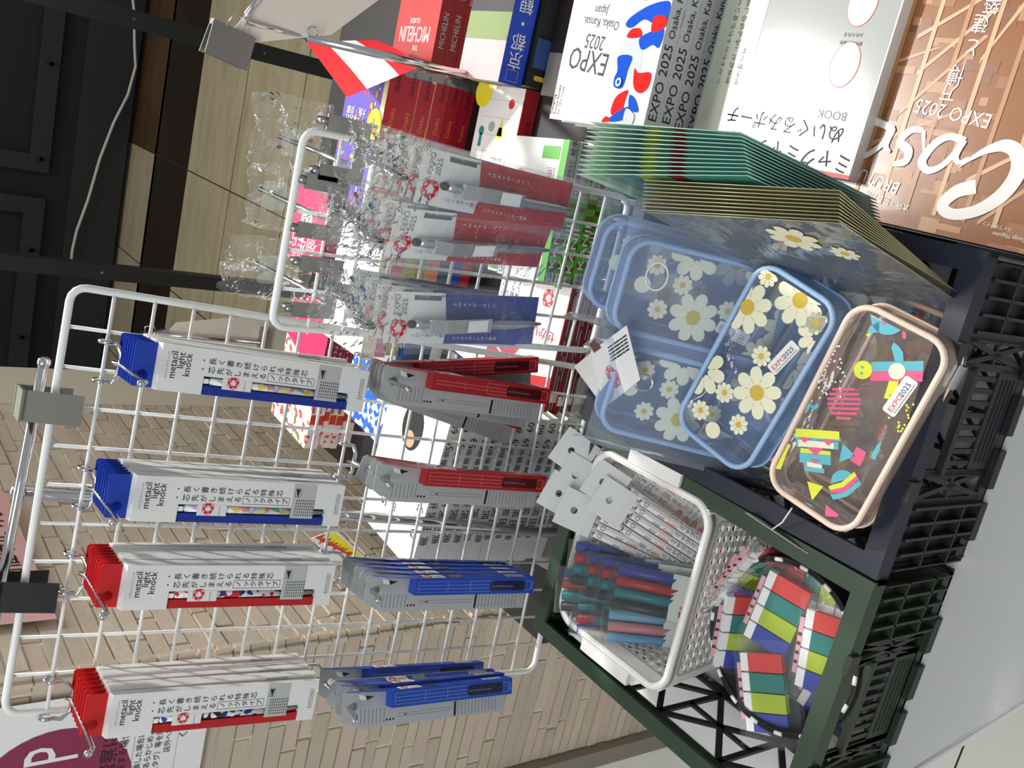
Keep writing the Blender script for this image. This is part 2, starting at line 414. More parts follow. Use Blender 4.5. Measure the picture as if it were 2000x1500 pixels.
# ---------------------------------------------------------------- papers on the pillar
PK = mat('pink_paper', 'e3b3ae', .7); MAG = mat('magenta_print', '8e2f55', .5)
g = MB(); T = FRONT; ZP = -YC+.0008
g.rect(-.900, -.312, -.603, .17, WHITE, T, ZP+.001)
g.disc(-.752, -.117, .103, MAG, T, ZP+.0016, 40, ry=.100)
for i, ch in enumerate('STOP'): g.text(ch, -.822+.046*i, -.142, .094, WHITE, T, ZP+.0022, 'c', 0, .62)
g.text('万引きは警察に', -.670, -.190, .024, INK, T, ZP+.002, 'r'); g.text('通報・損害を請求する場合', -.670, -.2045, .013, INK, T, ZP+.002, 'r')
g.rect(-.89, -.213, -.612, -.2125, GREYINK, T, ZP+.002)
for i, s in enumerate(('紛失・破損した場合には、失われた', 'あらかじめご了承ください', '場合（タグ）等を取り外した場合', '店外へ持ち出した場合')):
    g.text(s, -.612, -.225-.0125*i, .0105, INK, T, ZP+.002, 'r')
g.rect(-.89, -.272, -.612, -.2716, GREYINK, T, ZP+.002)
g.text('くまざわ書店', -.615, -.284, .014, INK, T, ZP+.002, 'r'); g.text('いけぶくろ', -.615, -.297, .012, INK, T, ZP+.002, 'r'); g.text('ACADEMIA', -.615, -.3085, .011, INK, T, ZP+.002, 'r')
tag(g.build('notice_poster'), 'white notice poster with a magenta circle on the front of the stone pillar', 'poster')
g = MB(); ZS = XC+.0008
g.rect(.425, -.128, .845, .14, PK, SIDE, ZS+.002)
g.text('6日', .45, -.105, .062, INK, SIDE, ZS+.003); g.text('開催中止', .54, -.105, .05, INK, SIDE, ZS+.003, 'l', 0, .8); g.text('9月1日', .71, -.105, .055, INK, SIDE, ZS+.003, 'l', 0, .8)
tag(g.build('pink_notice'), 'pink handwritten notice on the side of the stone pillar behind the hooks', 'notice')

# ---------------------------------------------------------------- sign holders with clips
def clip(mb, M, w=.034, d=.03, m=STEEL):
    mb.box((-w/2, -.001, -d), (w/2, .001, .0), m, M @ T3(0, -.005, 0) @ RXm(-8)); mb.box((-w/2, -.001, -d), (w/2, .001, .0), m, M @ T3(0, .005, 0) @ RXm(8))
    mb.box((-w/2, -.006, -.003), (w/2, .006, .003), m, M); mb.tube([(-.01, -.006, .002), (-.008, -.008, .016), (.008, -.008, .016), (.01, -.006, .002)], .001, CHROME, 6, T=M)
BOARD = mat('cream_sign_card', 'e6ddd0', .7)
# upper right sign: card held by a clip on a chrome telescopic stand
YS = .30
s = thing('sign_stand', 'chrome telescopic sign stand rising between the red guide books, holding a blank card', 'sign holder')
a = onz(1000, 167, TZ+.004); b = ony(600, 73, a.y+.01); c = ony(484, 43, a.y); d = ony(481, 27, a.y); e = ony(545, -60, a.y)
g = MB(); g.tube([a, b], .0052, CHROME, 12); g.build('pole', s)
g = MB(); g.tube([b, c, d, e], .0030, CHROME, 10); g.build('arm', s)
g = MB(); g.box((-.03, -.03, 0), (.03, .03, .006), STEEL, T3(a.x, a.y, TZ)); g.build('foot', s)
g = MB(); q = ony(455, 60, a.y+.002); clip(g, T3(*q) @ RYm(100), .05, .035, STEEL); g.ball(ony(611, 62, a.y-.004), .007, ACRYL); g.build('clip', s)
g = MB(); y2 = a.y+.006
P = [ony(*q, y2) for q in ((431, 90), (647, 68), (760, -15), (640, -110), (470, -60), (512, -12), (470, 40))]
V = [tuple(p) for p in P]+[(p.x, p.y+.0012, p.z) for p in P]; n = len(P)
g.add(V, [tuple(range(n)), tuple(reversed(range(n, 2*n)))]+[(i, (i+1) % n, (i+1) % n+n, i+n) for i in range(n)], BOARD)
tag(g.build('sign_card'), 'blank back of a white sign card clipped to the upper chrome stand', 'sign')
# second sign card behind the main wire panel
y2 = .98
g = MB(); P = [ony(*q, y2) for q in ((313, 664), (345, 630), (572, 610), (720, 600), (700, 735), (420, 748))]
V = [tuple(p) for p in P]+[(p.x, p.y+.0015, p.z) for p in P]; n = len(P)
g.add(V, [tuple(range(n)), tuple(reversed(range(n, 2*n)))]+[(i, (i+1) % n, (i+1) % n+n, i+n) for i in range(n)], BOARD)
tag(g.build('sign_card'), 'blank cream sign card with a clipped corner behind the main wire panel', 'sign')
s = thing('sign_stand', 'chrome sign stand with a clip gripping the cream card behind the main wire panel', 'sign holder')
a = ony(300, 652, y2-.012); g = MB(); g.tube([a, (a.x-.004, y2-.012, TZ+.004)], .004, CHROME, 10); g.build('pole', s)
g = MB(); clip(g, T3(*ony(292, 650, y2)) @ RYm(75), .06, .06, STEEL); g.build('clip', s)
g = MB(); g.box((-.03, -.02, 0), (.03, .02, .006), STEEL, T3(a.x-.004, y2-.012, TZ)); g.build('foot', s)
# ---------------------------------------------------------------- wire panels
P1 = Matrix(((.98662, -.14978, .06440, 0), (.14679, .98796, .04884, 0), (-.07094, -.03874, .99673, 0), (0, 0, 0, 1)))   # hangs a little askew on its stand
P2 = T3(.1288, -.0691, -.1424)
p = .033
def wire_panel(M, cols, rows, xoff, label, rmain=.0032, rw=.0016):
    t = thing('wire_grid_rack', label, 'wire rack', M)
    W, H = cols*p, rows*p
    g = MB(); r = .012
    pts = []
    for k, (cx, cz) in enumerate(((xoff-r, -r), (xoff-W+r, -r), (xoff-W+r, -H+r), (xoff-r, -H+r))):
        for i in range(5):
            a = math.pi/2*(k+i/4); pts.append((cx+r*math.cos(a), 0, cz+r*math.sin(a)))
    g.tube(pts, rmain, WIRE, 10, True); g.build('frame', t)
    for j in range(1, cols):
        g = MB(); g.tube([(xoff-j*p, .0022, -.001), (xoff-j*p, .0022, -H+.001)], rw, WIRE, 8); g.build('upright_wire', t)
    for i in range(1, rows):
        g = MB(); g.tube([(xoff-.001, -.001, -i*p), (xoff-W+.001, -.001, -i*p)], rw, WIRE, 8); g.build('cross_wire', t)
    return t
wire_panel(P1, 11, 17, 0, 'white wire grid panel hung with pencil packs and pencil cap boxes')
R2 = wire_panel(P2, 5, 11, .033, 'smaller white wire grid panel hung with clear bags of silver pens')
for sx in (.030, -.129):
    g = MB(); g.tube([(sx, 0, -.355), (sx, .002, -.4476)], .003, WIRE, 8); g.build('leg', R2)

# stand that carries the main panel: pole, crossbar, two binder clips gripping panel and bar
def w1(px, py, y=0.0):      # photo point -> point of the main panel's plane (y behind it), in panel coordinates
    Mi = P1.inverted(); d = Mi.to_3x3() @ ray(px, py); c = Mi @ CAM
    return c+d*((y-c.y)/d.y)
s = thing('panel_stand', 'chrome stand with a crossbar holding up the main wire panel', 'stand', P1)
g = MB(); a = w1(86, 708, .012); b = w1(-20, 1260, .012); g.tube([a, b], .0042, CHROME, 12); g.ball(a, .0055, CHROME); g.build('crossbar', s)
g = MB(); c = w1(36, 961, .022); g.tube([c, (c.x-.012, .022, -.34), (c.x-.026, .022, -.612)], .0055, CHROME, 12); g.ball(c, .007, CHROME); g.build('pole', s)
g = MB(); g.box((-.05, -.02, -.004), (.05, .05, .002), STEEL, T3(c.x-.026, .022, -.588)); g.build('foot', s)
SAGE = mat('olive_clip_steel', '8d8f83', .45, .6)
for k, (a, b, m, lab) in enumerate((((88, 762), (84, 822), SAGE, 'olive grey binder clip gripping panel and crossbar, nearer the middle'), ((42, 1130), (34, 1188), BLACKM, 'black binder clip gripping panel and crossbar at the left end'))):
    A = w1(*a); B = w1(*b); w = (A-B).length; cx = (A.x+B.x)/2; cz = (A.z+B.z)/2
    s = thing('binder_clip', lab, 'clip', P1 @ T3(cx, 0, cz))
    g = MB(); g.box((-w/2, -.0105, -.028), (w/2, -.0090, .018), m, RXm(-6)); g.build('front_jaw', s)
    g = MB(); g.box((-w/2, .017, -.026), (w/2, .0185, .018), m, RXm(6)); g.build('back_jaw', s)
    g = MB(); g.box((-w/2, -.0115, .017), (w/2, .0195, .019), m); g.build('spine', s)

# ---------------------------------------------------------------- hooks on the main panel
def prong_hook(M, L, label, up, group='prong hooks on the main wire panel'):
    t = thing('wire_hook', label, 'hook', M, group)
    g = MB()
    for sx in (-.0165, .0165):
        pts = [(sx, -.003+.0062*math.cos(a), up+.0062*math.sin(a)) for a in [math.pi*1.25-i*math.pi*1.45/8 for i in range(9)]]
        g.tube([(0, -.010, 0), (sx*.55, -.010, .0), (sx, -.010, up*.4)]+pts, .0019, CHROME, 7)
    g.build('hanger', t)
    g = MB(); g.tube([(0, -.005, .004), (0, -.012, 0), (0, -L, 0), (0, -L-.006, .004)], .0019, CHROME, 8); g.ball((0, -L-.007, .005), .0034, CHROME); g.build('prong', t)
    return t
# ---------------------------------------------------------------- boxed mechanical pencils (upper row)
PATB = patches('confetti_barrel', ['f4f4f2', 'e8eef0', 'f6d84a', '5cc3b8', 'f090a8', 'f4f4f2', 'c9b8e0', 'd8e8a0', 'f7f7f5'], 230)
PATR = patches('red_dot_barrel', ['f4f2f0', 'f4f2f0', 'cf2530', '24348f', 'f4f2f0', 'cf2530', 'f0ecec'], 260)
PATK = patches('blue_dot_barrel', ['f4f4f2', 'f4f4f2', '1f3aa0', 'f4f4f2', '1f3aa0', 'f0f0ee', '222328'], 200)
HB = mat('header_blue', '0f3aa6', .4); HR = mat('header_red', 'c4191c', .4); BOXC = mat('pack_white', 'e3e5e1', .5); TABG = mat('pack_grey_band', 'b9bcb8', .5)
def pencil_pack(M, kind, label, group):
    hc, bc, pat = {'b': (HB, mat('tray_blue', '0c2f8e', .4), PATB), 'r': (HR, mat('tray_red', 'b5161a', .4), PATR), 'k': (HR, mat('tray_red', 'b5161a', .4), PATK)}[kind]
    t = thing('pencil_pack', label, 'pencil pack', M, group)
    X = -.0095                                  # left edge relative to the hanging hole
    g = MB()
    g.prism([(X, -.0085), (X+.036, -.0085), (X+.036, .0065), (X+.0345, .0085), (X+.0015, .0085), (X, .007)], -.0004, .0004, hc, FRONT, [circ(0, 0, .0042)])
    g.build('header', t)
    L, R, top, bot = X-.0005, X+.0375, -.0105, -.194
    d0, d1 = -.0003, .0068                      # depth towards the viewer
    g = MB()
    def bx(x0, z0, x1, z1, a, b, m): g.box((x0, -b, z0), (x1, -a, z1), m)
    g.add([(L, -.0004, -.0085), (R, -.0004, -.0085), (R, -d1, top), (L, -d1, top)], [(0, 1, 2, 3)], BOXC)
    bx(L, top-.036, R, top, d0, d1, BOXC); bx(L+.0155, bot, R, top-.036, d0, d1, BOXC); bx(L, bot, L+.0155, top-.168, d0, d1, BOXC)
    g.build('box', t)
    g = MB(); bx(L+.0006, top-.168, L+.0155, top-.036, d0+.0006, d0+.0015, bc); bx(L, top-.168, L+.0075, top-.036, d0, d1-.002, bc); g.build('tray', t)
    g = MB(); pen = [(L+.0112, -.0030, top-.038), (L+.0112, -.0030, top-.042), (L+.0112, -.0030, top-.043), (L+.0112, -.0030, top-.150)]
    g.tube(pen, [.0018, .0018, .0030, .0030], pat, 10); g.tube([(L+.0112, -.0030, top-.15), (L+.0112, -.0030, top-.167)], [.0030, .0018], STEEL, 10)
    g.rect(L+.0095, top-.0405, L+.0135, top-.0365, WHITE, FRONT, .0062); g.build('pencil', t)
    g = MB(); z = d1+.0003
    g.rect(L+.0065, top-.077, L+.0157, top-.052, BOXC, FRONT, z-.0001); g.rect(L+.0065, top-.156, R, top-.1345, TABG, FRONT, z-.0001)
    g.rect(L+.0065, top-.156, L+.0157, top-.1345, TABG, FRONT, z)
    ring_logo(g, L+.0125, top-.061, .0105, FRONT, z); g.rect(L+.006, top-.0712, L+.0148, top-.0707, GREYINK, FRONT, z)
    for i, s_ in enumerate(('metacil', 'light', 'knock')): g.text(s_, R-.0055, top-.0125-.0057*i, .0078, INK, FRONT, z, 'r')
    g.text('メタシル ライト ノック', R-.006, top-.0062, .0021, GREYINK, FRONT, z, 'r')
    g.vtext('・長く書き続けられる特殊芯', R-.0095, top-.0305, .0062, .0073, INK, FRONT, z); g.vtext('・芯先がしまえる', R-.0168, top-.0305, .0062, .0073, INK, FRONT, z)
    g.vtext('ノックタイプ', R-.0168, top-.0905, .0058, .0068, INK, FRONT, z)
    g.frame(R-.0205, top-.132, R-.0133, top-.0895, .0003, INK, FRONT, z)
    g.poly([(R-.013, top-.139), (R-.005, top-.1365), (R-.005, top-.1405)], INK, FRONT, z+.0001); g.frame(R-.012, top-.1415, R-.0042, top-.1362, .0002, INK, FRONT, z+.0001)
    for i in range(6): g.lines(R-.016-.0026*i, top-.1555, R-.0145-.0026*i, top-.137, 9, INK, FRONT, z+.0001, .4)
    g.text('EXPO2025', (L+R)/2+.002, bot+.0045, .0042, GREYINK, FRONT, z, 'c'); g.rect(L+.011, bot+.0035, R-.008, bot+.0038, GREYINK, FRONT, z)
    g.build('printing', t)
    return t
rr = random.Random(5)
packs = (  # column x of the hole, z, kind, count, front y, label colour, side-step of the row per pack
    ('b', -.0573, -.0475, 7, -.064, 'blue headed pencil pack', 'rightmost', .0004),
    ('b', -.1650, -.0440, 7, -.066, 'blue headed pencil pack', 'second from right', .0000),
    ('r', -.2390, -.0480, 8, -.068, 'red headed pencil pack', 'third from right', .0000),
    ('k', -.3500, -.0540, 7, -.066, 'red headed pencil pack', 'leftmost', .0003))
protos = {}
for kind, hx, hz, n, yf, lab, where, ss in packs:
    step = (-yf-.016)/(n-1)
    h = prong_hook(P1 @ T3(hx, 0, hz+.004), .095, 'chrome prong hook of the upper row, %s, carrying %ss' % (where, lab), -.033-(hz+.004))
    for i in range(n):
        yy = yf+.009+step*i
        M = P1 @ T3(hx+ss*i*0, yy, hz-.003) @ RYm(rr.uniform(-.7, .7)) @ RXm(0)
        label = '%s in the %s upper column, %s' % (lab, where, FR[i])
        if kind in protos: dup(protos[kind], M, label, 'pencil packs on the upper hooks')
        else: protos[kind] = pencil_pack(M, kind, label, 'pencil packs on the upper hooks')

# ---------------------------------------------------------------- silver cards with a coloured pencil-cap box (lower row)
def cap_card(M, col, label, group):
    mc, md = {'r': (mat('box_red', 'a81c22', .4), mat('window_maroon', '4a0f14', .3)), 'b': (mat('box_blue', '1745ad', .4), mat('window_navy', '0b1436', .3))}[col]
    ml = mat('box_line_'+col, {'r': 'd98a8a', 'b': '8aa6e0'}[col], .5)
    t = thing('cap_card', label, 'boxed pencil cap', M, group)
    Lx, Rx, zt, zb = -.0215, .0145, .0125, -.178
    g = MB()
    g.prism([(Lx, zt-.020), (Lx, zb), (Rx, zb), (Rx, zt-.003), (Rx-.003, zt), (Lx+.011, zt)], -.0003, .0003, SILVER, FRONT, [circ(0, 0, .0042)])
    z = .0005
    for i in range(7): g.lines(Lx+.004, zt-.021-.0042*i, Lx+.004+.014, zt-.0198-.0042*i, 1, GREYINK, FRONT, z, .8)
    g.poly([(Rx-.005, zt-.024), (Rx-.0065, zt-.034), (Rx-.0095, zt-.026)], INK, FRONT, z); g.poly([(Rx-.0035, zt-.017), (Rx-.005, zt-.0245), (Rx-.0095, zt-.0265), (Rx-.008, zt-.0185)], WHITE, FRONT, z)
    for i in range(3): g.disc(Lx+.006, zt-.049-.0036*i, .0011, INK, FRONT, z, 10)
    g.frame(Lx+.0075, zt-.122, Lx+.0105, zt-.062, .0003, GREYINK, FRONT, z); g.poly([(Lx+.0085, zt-.071), (Lx+.0098, zt-.071), (Lx+.0091, zt-.067)], INK, FRONT, z)
    g.rect(Lx+.0015, zt-.129, Lx+.0155, zt-.1265, INK, FRONT, z)
    for i in range(12): g.lines(Lx+.002, zt-.1325-.0042*i, Lx+.0155, zt-.1315-.0042*i, 1, GREYINK, FRONT, z, .9)
    g.build('card', t)
    bl, br, bt, bb, dp = Rx-.0165, Rx, zt-.047, zb, .0125
    g = MB(); g.box((bl, -dp, bb), (br, -.0004, bt), mc); z = dp+.0003
    g.frame(bl+.0028, bb+.080, br-.0028, bt-.003, .0004, ml, FRONT, z); g.frame(bl+.0028, bb+.055, br-.0028, bt-.003, .0004, ml, FRONT, z)
    for k in (.0062, .0095): g.rect(bl+k, bb+.055, bl+k+.0004, bt-.003, ml, FRONT, z)
    g.rect(bl+.0028, bb+.106, br-.0028, bb+.1064, ml, FRONT, z)
    g.frame(bl+.0035, bb+.004, br-.0035, bb+.012, .0004, ml, FRONT, z); g.frame(bl+.005, bb+.0015, br-.005, bb+.004, .0003, ml, FRONT, z)
    g.prism(rrect(.0095, .044, .002, 3, (bl+br)/2, bb+.034), z, z+.0002, md, FRONT); g.text('Expo 2025 Osaka, Kansai, Japan', bl+.0075, bb+.054, .0021, ml, FRONT, z+.0004, 'l', -90)
    # right-hand side of the box: white label with the ring, little window, barcode
    g.rect(-dp+.0012, bt-.034, -.0015, bt-.010, WHITE, SIDE, br+.0003); ring_logo(g, -dp/2, bt-.0165, .0085, SIDE, br+.0005)
    for i in range(2): g.rect(-dp+.003+.003*i, bt-.032, -dp+.0042+.003*i, bt-.022, GREYINK, SIDE, br+.0004)
    g.rect(-dp+.002, bt-.055, -.002, bt-.040, STEEL, SIDE, br+.0003); g.rect(-dp+.003, bb+.012, -.003, bb+.034, WHITE, SIDE, br+.0003)
    for i in range(9): g.rect(-dp+.0035, bb+.0135+.0022*i, -.0035, bb+.0145+.0022*i, INK, SIDE, br+.0005)
    g.build('box', t)
    g = MB(); g.add([(br, -.0005, zt-.004), (br, -.0005, bt), (br, -dp, bt), (br-.0006, -.0005, zt-.004), (br-.0006, -.0005, bt), (br-.0006, -dp, bt)], [(0, 1, 2), (5, 4, 3), (0, 2, 5, 3)], mc); g.build('side_flap', t)
    return t
lower = (
    ('r', -.0377, -.2775, 'rightmost', [(-.046, 0, 0, 0), (-.037, 0, 0, .5), (-.029, 4, 0, .5), (-.020, -9.5, 0, .5), (-.012, 11.5, 0, 0)]),
    ('r', -.1260, -.2765, 'second from right', [(-.069, 0, 0, 0), (-.055, 2.5, -8, 0), (-.035, 3.5, -16, 0)]),
    ('b', -.2340, -.2875, 'third from right', [(-.070, 0, 3, 0), (-.057, .3, 5, 0), (-.044, .6, 7, 0), (-.031, .9, 8, 0), (-.018, 1.2, 9, 0)]),
    ('b', -.3500, -.2870, 'leftmost', [(-.070, -1, 14, 0), (-.056, -.5, 15, 0), (-.040, 0, -6, 0), (-.016, 1, 14, 0)]))
for col, hx, hz, where, L in lower:
    nm = {'r': 'red box on silver card', 'b': 'blue box on silver card'}[col]
    prong_hook(P1 @ T3(hx, 0, hz+.004), .088, 'chrome prong hook of the lower row, %s, carrying %s cap cards' % (where, nm.split()[0]), -.264-(hz+.004))
    for i, (yy, ry, rz, dz) in enumerate(L):
        M = P1 @ T3(hx, yy, hz-.002) @ RYm(ry) @ RZm(rz)
        label = '%s in the %s lower column, %s' % (nm, where, FR[i])
        if ('c'+col) in protos: dup(protos['c'+col], M, label, 'pencil caps on the lower hooks')
        else: protos['c'+col] = cap_card(M, col, label, 'pencil caps on the lower hooks')
# ---------------------------------------------------------------- clear bags of silver pens on the smaller panel
def sheet(mb, w, h, m, T, nx=8, ny=12, amp=.002, seed=1, z=0, crumple_top=0.0, x0=None, y1=0.0):
    """a slightly crumpled film sheet hanging from y1 down, centred on x"""
    r = random.Random(seed); V = []; P = []
    for j in range(ny+1):
        for i in range(nx+1):
            f = j/ny
            a = amp*(1+crumple_top*3*max(0, 1-f*3)); e = 0 if 0 < i < nx else .3
            x = -w/2+w*i/nx; xx = x*(1-crumple_top*.25*max(0, 1-f*4))
            V.append((xx, y1-h*f+r.uniform(-.3, .3)*amp*(0 if j in (0, ny) else 1), z+r.uniform(-a, a)*(1-e)))
    for j in range(ny):
        for i in range(nx):
            k = j*(nx+1)+i; P.append((k, k+1, k+nx+2, k+nx+1))
    return mb.add(V, P, m, T, True)
PENSIL = mat('silver_pen', 'b9bcbd', .28, .75); RUB = mat('stylus_rubber', '1b1c1e', .6)
def pen_bag(M, kind, label, group):
    base = {'r': mat('insert_red', 'b1282b', .45), 'b': mat('insert_blue', '1c3c8c', .45)}[kind]
    t = thing('pen_bag', label, 'bagged pen', M, group)
    g = MB(); x0, x1, zt, zb, zr = -.0190, .0240, -.016, -.168, -.073
    g.box((x0, -.0002, zb), (x1, .0002, zt), CARD)
    z = .0005
    g.poly([(x0, zb), (x1, zb), (x1, zr+.004), (x0+.012, zr-.002), (x0, zr)], base, FRONT, z)
    ring_logo(g, x0+.0125, zt-.012, .016, FRONT, z); g.text('EXPO', x0+.024, zt-.011, .007, GREYINK, FRONT, z); g.text('2025', x0+.024, zt-.018, .007, GREYINK, FRONT, z)
    g.vtext('この1本で3機能', x0+.007, -.040, .0042, .0046, GREYINK, FRONT, z)
    g.rect(x1-.0065, -.066, x1-.0025, -.040, mat('dark_grey_band', '55595a', .5), FRONT, z); g.text('インク黒', x1-.0034, -.041, .003, CARD, FRONT, z+.0002, 'l', -90); g.text('BLACK', x1-.0034, -.0665, .0028, INK, FRONT, z, 'l', -90)
    g.vtext('3WAYボールペン', x1-.009, zr-.004, .0042, .0050, CARD, FRONT, z+.0004); g.vtext('スマホスタンドの3機能', x0+.005, zr-.008, .0034, .0042, CARD, FRONT, z+.0004)
    g.build('insert_card', t)
    g = MB(); c = (-.0015, -.006)
    g.tube([(c[0], c[1], -.040), (c[0], c[1], -.046), (c[0], c[1], -.058), (c[0]+.001, c[1], -.13), (c[0]+.002, c[1], -.155), (c[0]+.0025, c[1], -.170)], [.0036, .0040, .0044, .0042, .0034, .0010], PENSIL, 12)
    pen = g.build('pen', t)
    g = MB(); g.ball((c[0], c[1], -.037), .0036, RUB, 10, None, (1, 1, 1.2)); g.build('stylus_tip', pen)
    g = MB(); V = []
    for i, (zz, yy, xo) in enumerate(((-.050, -.004, -.002), (-.053, -.011, -.001), (-.066, -.0155, 0), (-.080, -.0150, .0005), (-.112, -.0125, .0015))):
        V += [(c[0]-.0058+xo, yy, zz), (c[0]+.0058+xo, yy, zz), (c[0]+.0058+xo, yy+.0012, zz), (c[0]-.0058+xo, yy+.0012, zz)]
    P = [(3, 2, 1, 0), (16, 17, 18, 19)]
    for k in range(4):
        for j in range(4): P.append((4*k+j, 4*k+(j+1) % 4, 4*k+4+(j+1) % 4, 4*k+4+j))
    g.add(V, P, PENSIL, None, False); g.build('clip', pen)
    g = MB(); g.add([(c[0]-.0045, -.0153, -.086), (c[0]+.0055, -.0153, -.086), (c[0]+.0065, -.0140, -.107), (c[0]-.0035, -.0140, -.107)], [(3, 2, 1, 0)], WHITE)
    o = g.build('label', pen); o['label'] = 'white sticker'
    g = MB(); sheet(g, .052, .150, BAG, FRONT @ T3(.002, 0, .0), 5, 8, .0006, 11, .0165, 0, None, -.026); sheet(g, .054, .050, CRUMP, FRONT @ T3(.002, 0, .002), 10, 9, .0028, 17, .006, .5, None, .024)
    sheet(g, .052, .155, CLEAR, FRONT @ T3(.002, 0, -.003), 4, 6, .0004, 12, .0, 0, None, -.022); g.build('bag', t)
    return t
def double_hook(M, L, label, src=None):
    if src: return dup(src, M, label)
    t = thing('display_hook', label, 'hook', M, 'double bracket hooks on the smaller panel')
    g = MB()
    for sx in (-.020, .020):
        g.prism([(sx-.0065, -.012), (sx+.0065, -.012), (sx+.0065, .018), (sx-.0065, .018)], .004, .0052, STEEL, FRONT)
        g.tube([(sx, -.005, .017), (sx, -.003, .021), (sx, .004, .021), (sx, .005, .012)], .0035, STEEL, 6)
    g.prism([(-.026, -.022), (.026, -.022), (.026, -.010), (-.026, -.010)], .004, .0053, STEEL, FRONT); g.prism([(-.006, -.05), (.006, -.05), (.006, -.02), (-.006, -.02)], .0038, .005, STEEL, FRONT)
    g.build('bracket', t)
    g = MB(); g.tube([(.002, -.005, -.016), (0, -.02, -.014), (-.006, -L, -.008), (-.0055, -L-.003, .001), (-.003, -L+.004, .008)], .0027, CHROME, 8); g.build('prong', t)
    g = MB(); g.tube([(-.012, .004, -.02), (-.010, .03, -.012), (-.004, .10, .012)], .0022, CHROME, 8); g.build('rear_prong', t)
    g = MB(); g.prism(rrect(.026, .022, .003, 3), 0, .0008, ACRYL, T3(-.006, .085, .004) @ FRONT); g.build('ticket_holder', t)
    return t
hk = None; pb = {}
rr = random.Random(9)
for kind, tip, rz, n, yb, where in (('r', (.1452, -.160, -.186), 0, 4, -.087, 'right hook'), ('r', (.0960, -.152, -.176), -16, 3, -.092, 'middle hook'), ('b', (.0285, -.158, -.1835), 3, 4, -.088, 'left hook')):
    M = T3(tip[0]+.006, -.0691, tip[2]+.010)
    h = double_hook(M, tip[1]*-1-.0691+.008, 'steel bracket hook of the smaller panel, %s of three' % where.split()[0], hk); hk = hk or h
    for i in range(n):
        y = tip[1]+.004+(yb-tip[1])*i/(n-1)*.95
        MM = T3(tip[0]+.0015+(.006*i/n), y, tip[2]-.0005) @ RZm(rz*(1-.12*i)) @ RYm((1.2 if rz == 0 else -2.2)+rr.uniform(-1.4, 1.4)+(2.0*i if kind == 'b' else 1.2*i))
        label = 'clear bag with silver pen on %s insert card, %s, %s' % ({'r': 'red', 'b': 'blue'}[kind], where, FR[i])
        if kind in pb: dup(pb[kind], MM, label, 'bagged pens on the smaller panel')
        else: pb[kind] = pen_bag(MM, kind, label, 'bagged pens on the smaller panel')
for k, (x, z, w, h, lab) in enumerate(((.150, -.140, .07, .075, 'right'), (.095, -.145, .06, .085, 'middle'), (.030, -.135, .06, .085, 'left'))):
    g = MB(); sheet(g, w, h, CRUMP, FRONT, 9, 9, .005, 40+k, 0, .5, None, .03)
    o = g.build('empty_bag'); o.matrix_world = T3(x, .012, z-.02) @ RZm(8-8*k); tag(o, 'crumpled clear bag top on the rear prong behind the smaller panel, %s one' % lab, 'bag', 'clear bags behind the smaller panel')
# ---------------------------------------------------------------- lattice crates
def bar(mb, a, b, w, t, m, T):
    """straight bar between two points of a wall's drawing plane"""
    ax, ay = a; bx, by = b; L = math.hypot(bx-ax, by-ay); nx, ny = -(by-ay)/L*w/2, (bx-ax)/L*w/2
    return mb.prism([(ax-nx, ay-ny), (bx-nx, by-ny), (bx+nx, by+ny), (ax+nx, ay+ny)], 0, t, m, T)
def lattice(mb, x0, x1, y0, y1, n, m, T, t=.003, w=.0042):
    c = (x1-x0)/n; ym = (y0+y1)/2
    for i in range(n):
        a, b = x0+c*i, x0+c*(i+1)
        bar(mb, (a, y0), (b, y1), w, t, m, T); bar(mb, (a, y1), (b, y0), w, t, m, T); bar(mb, (b, y0), (b, y1), w, t, m, T)
        bar(mb, (a+c*.5, y0), (a+c*.5, y1), w*.8, t, m, T) if i % 2 else bar(mb, (a, ym), (b, ym), w*.8, t, m, T)
def crate_wall(mb, L, H, m, T, handle=True):
    t = .003
    if not handle:
        mb.box((0, 0, 0), (L, .014, t), m, T); mb.box((0, H-.02, 0), (L, H, t), m, T); mb.box((0, .012, 0), (.012, H-.018, t), m, T); mb.box((L-.012, .012, 0), (L, H-.018, t), m, T)
        lattice(mb, .012, L-.012, .014, H-.02, 4, m, T, t, .006); return
    mb.box((0, 0, 0), (L, .014, t), m, T); mb.box((0, H-.02, 0), (L, H, t), m, T)
    e = .062 if L > .25 else .05
    for s in (0, 1):                                  # corner blocks: ribbed cells
        def X(v): return v if s == 0 else L-v
        for k in range(5):
            a, b = sorted((X(.0+k*e/4-.0012), X(k*e/4+.0012))); mb.box((max(a, 0), .012, 0), (min(b, L), H-.018, .008), m, T)
        a, b = sorted((X(0), X(e))); mb.box((a, .012, 0), (b, H-.02, .0008), m, T)
        for y in (.036, .075): mb.box((a, y, 0), (b, y+.002, .008), m, T)
        a, b = sorted((X(e), X(e+.006))); mb.box((a, .012, 0), (b, H-.02, t), m, T)
    c0, c1 = L/2-.042, L/2+.042
    lattice(mb, e+.006, c0, .014, H-.02, 1 if L < .25 else 2, m, T); lattice(mb, c1, L-e-.006, .014, H-.02, 1 if L < .25 else 2, m, T)
    mb.box((c0-.003, .012, 0), (c0+.003, H-.02, t), m, T); mb.box((c1-.003, .012, 0), (c1+.003, H-.02, t), m, T)
    mb.box((c0, .012, 0), (c1, .045, t), m, T)
    for i in range(8): mb.box((c0+.006+.0096*i, .045, 0), (c0+.010+.0096*i, H-.044, t*.8), m, T)
    mb.box((c0, H-.046, 0), (c1, H-.04, .006), m, T)
    for i in range(4): mb.box((c0+.008, .018+.006*i, t), (c1-.008, .0192+.006*i, t+.0008), m, T)
    n = int((L-.03)/.045)
    for i in range(n): mb.box((.018+.045*i, .001, t), (.050+.045*i, .011, t+.005), m, T)
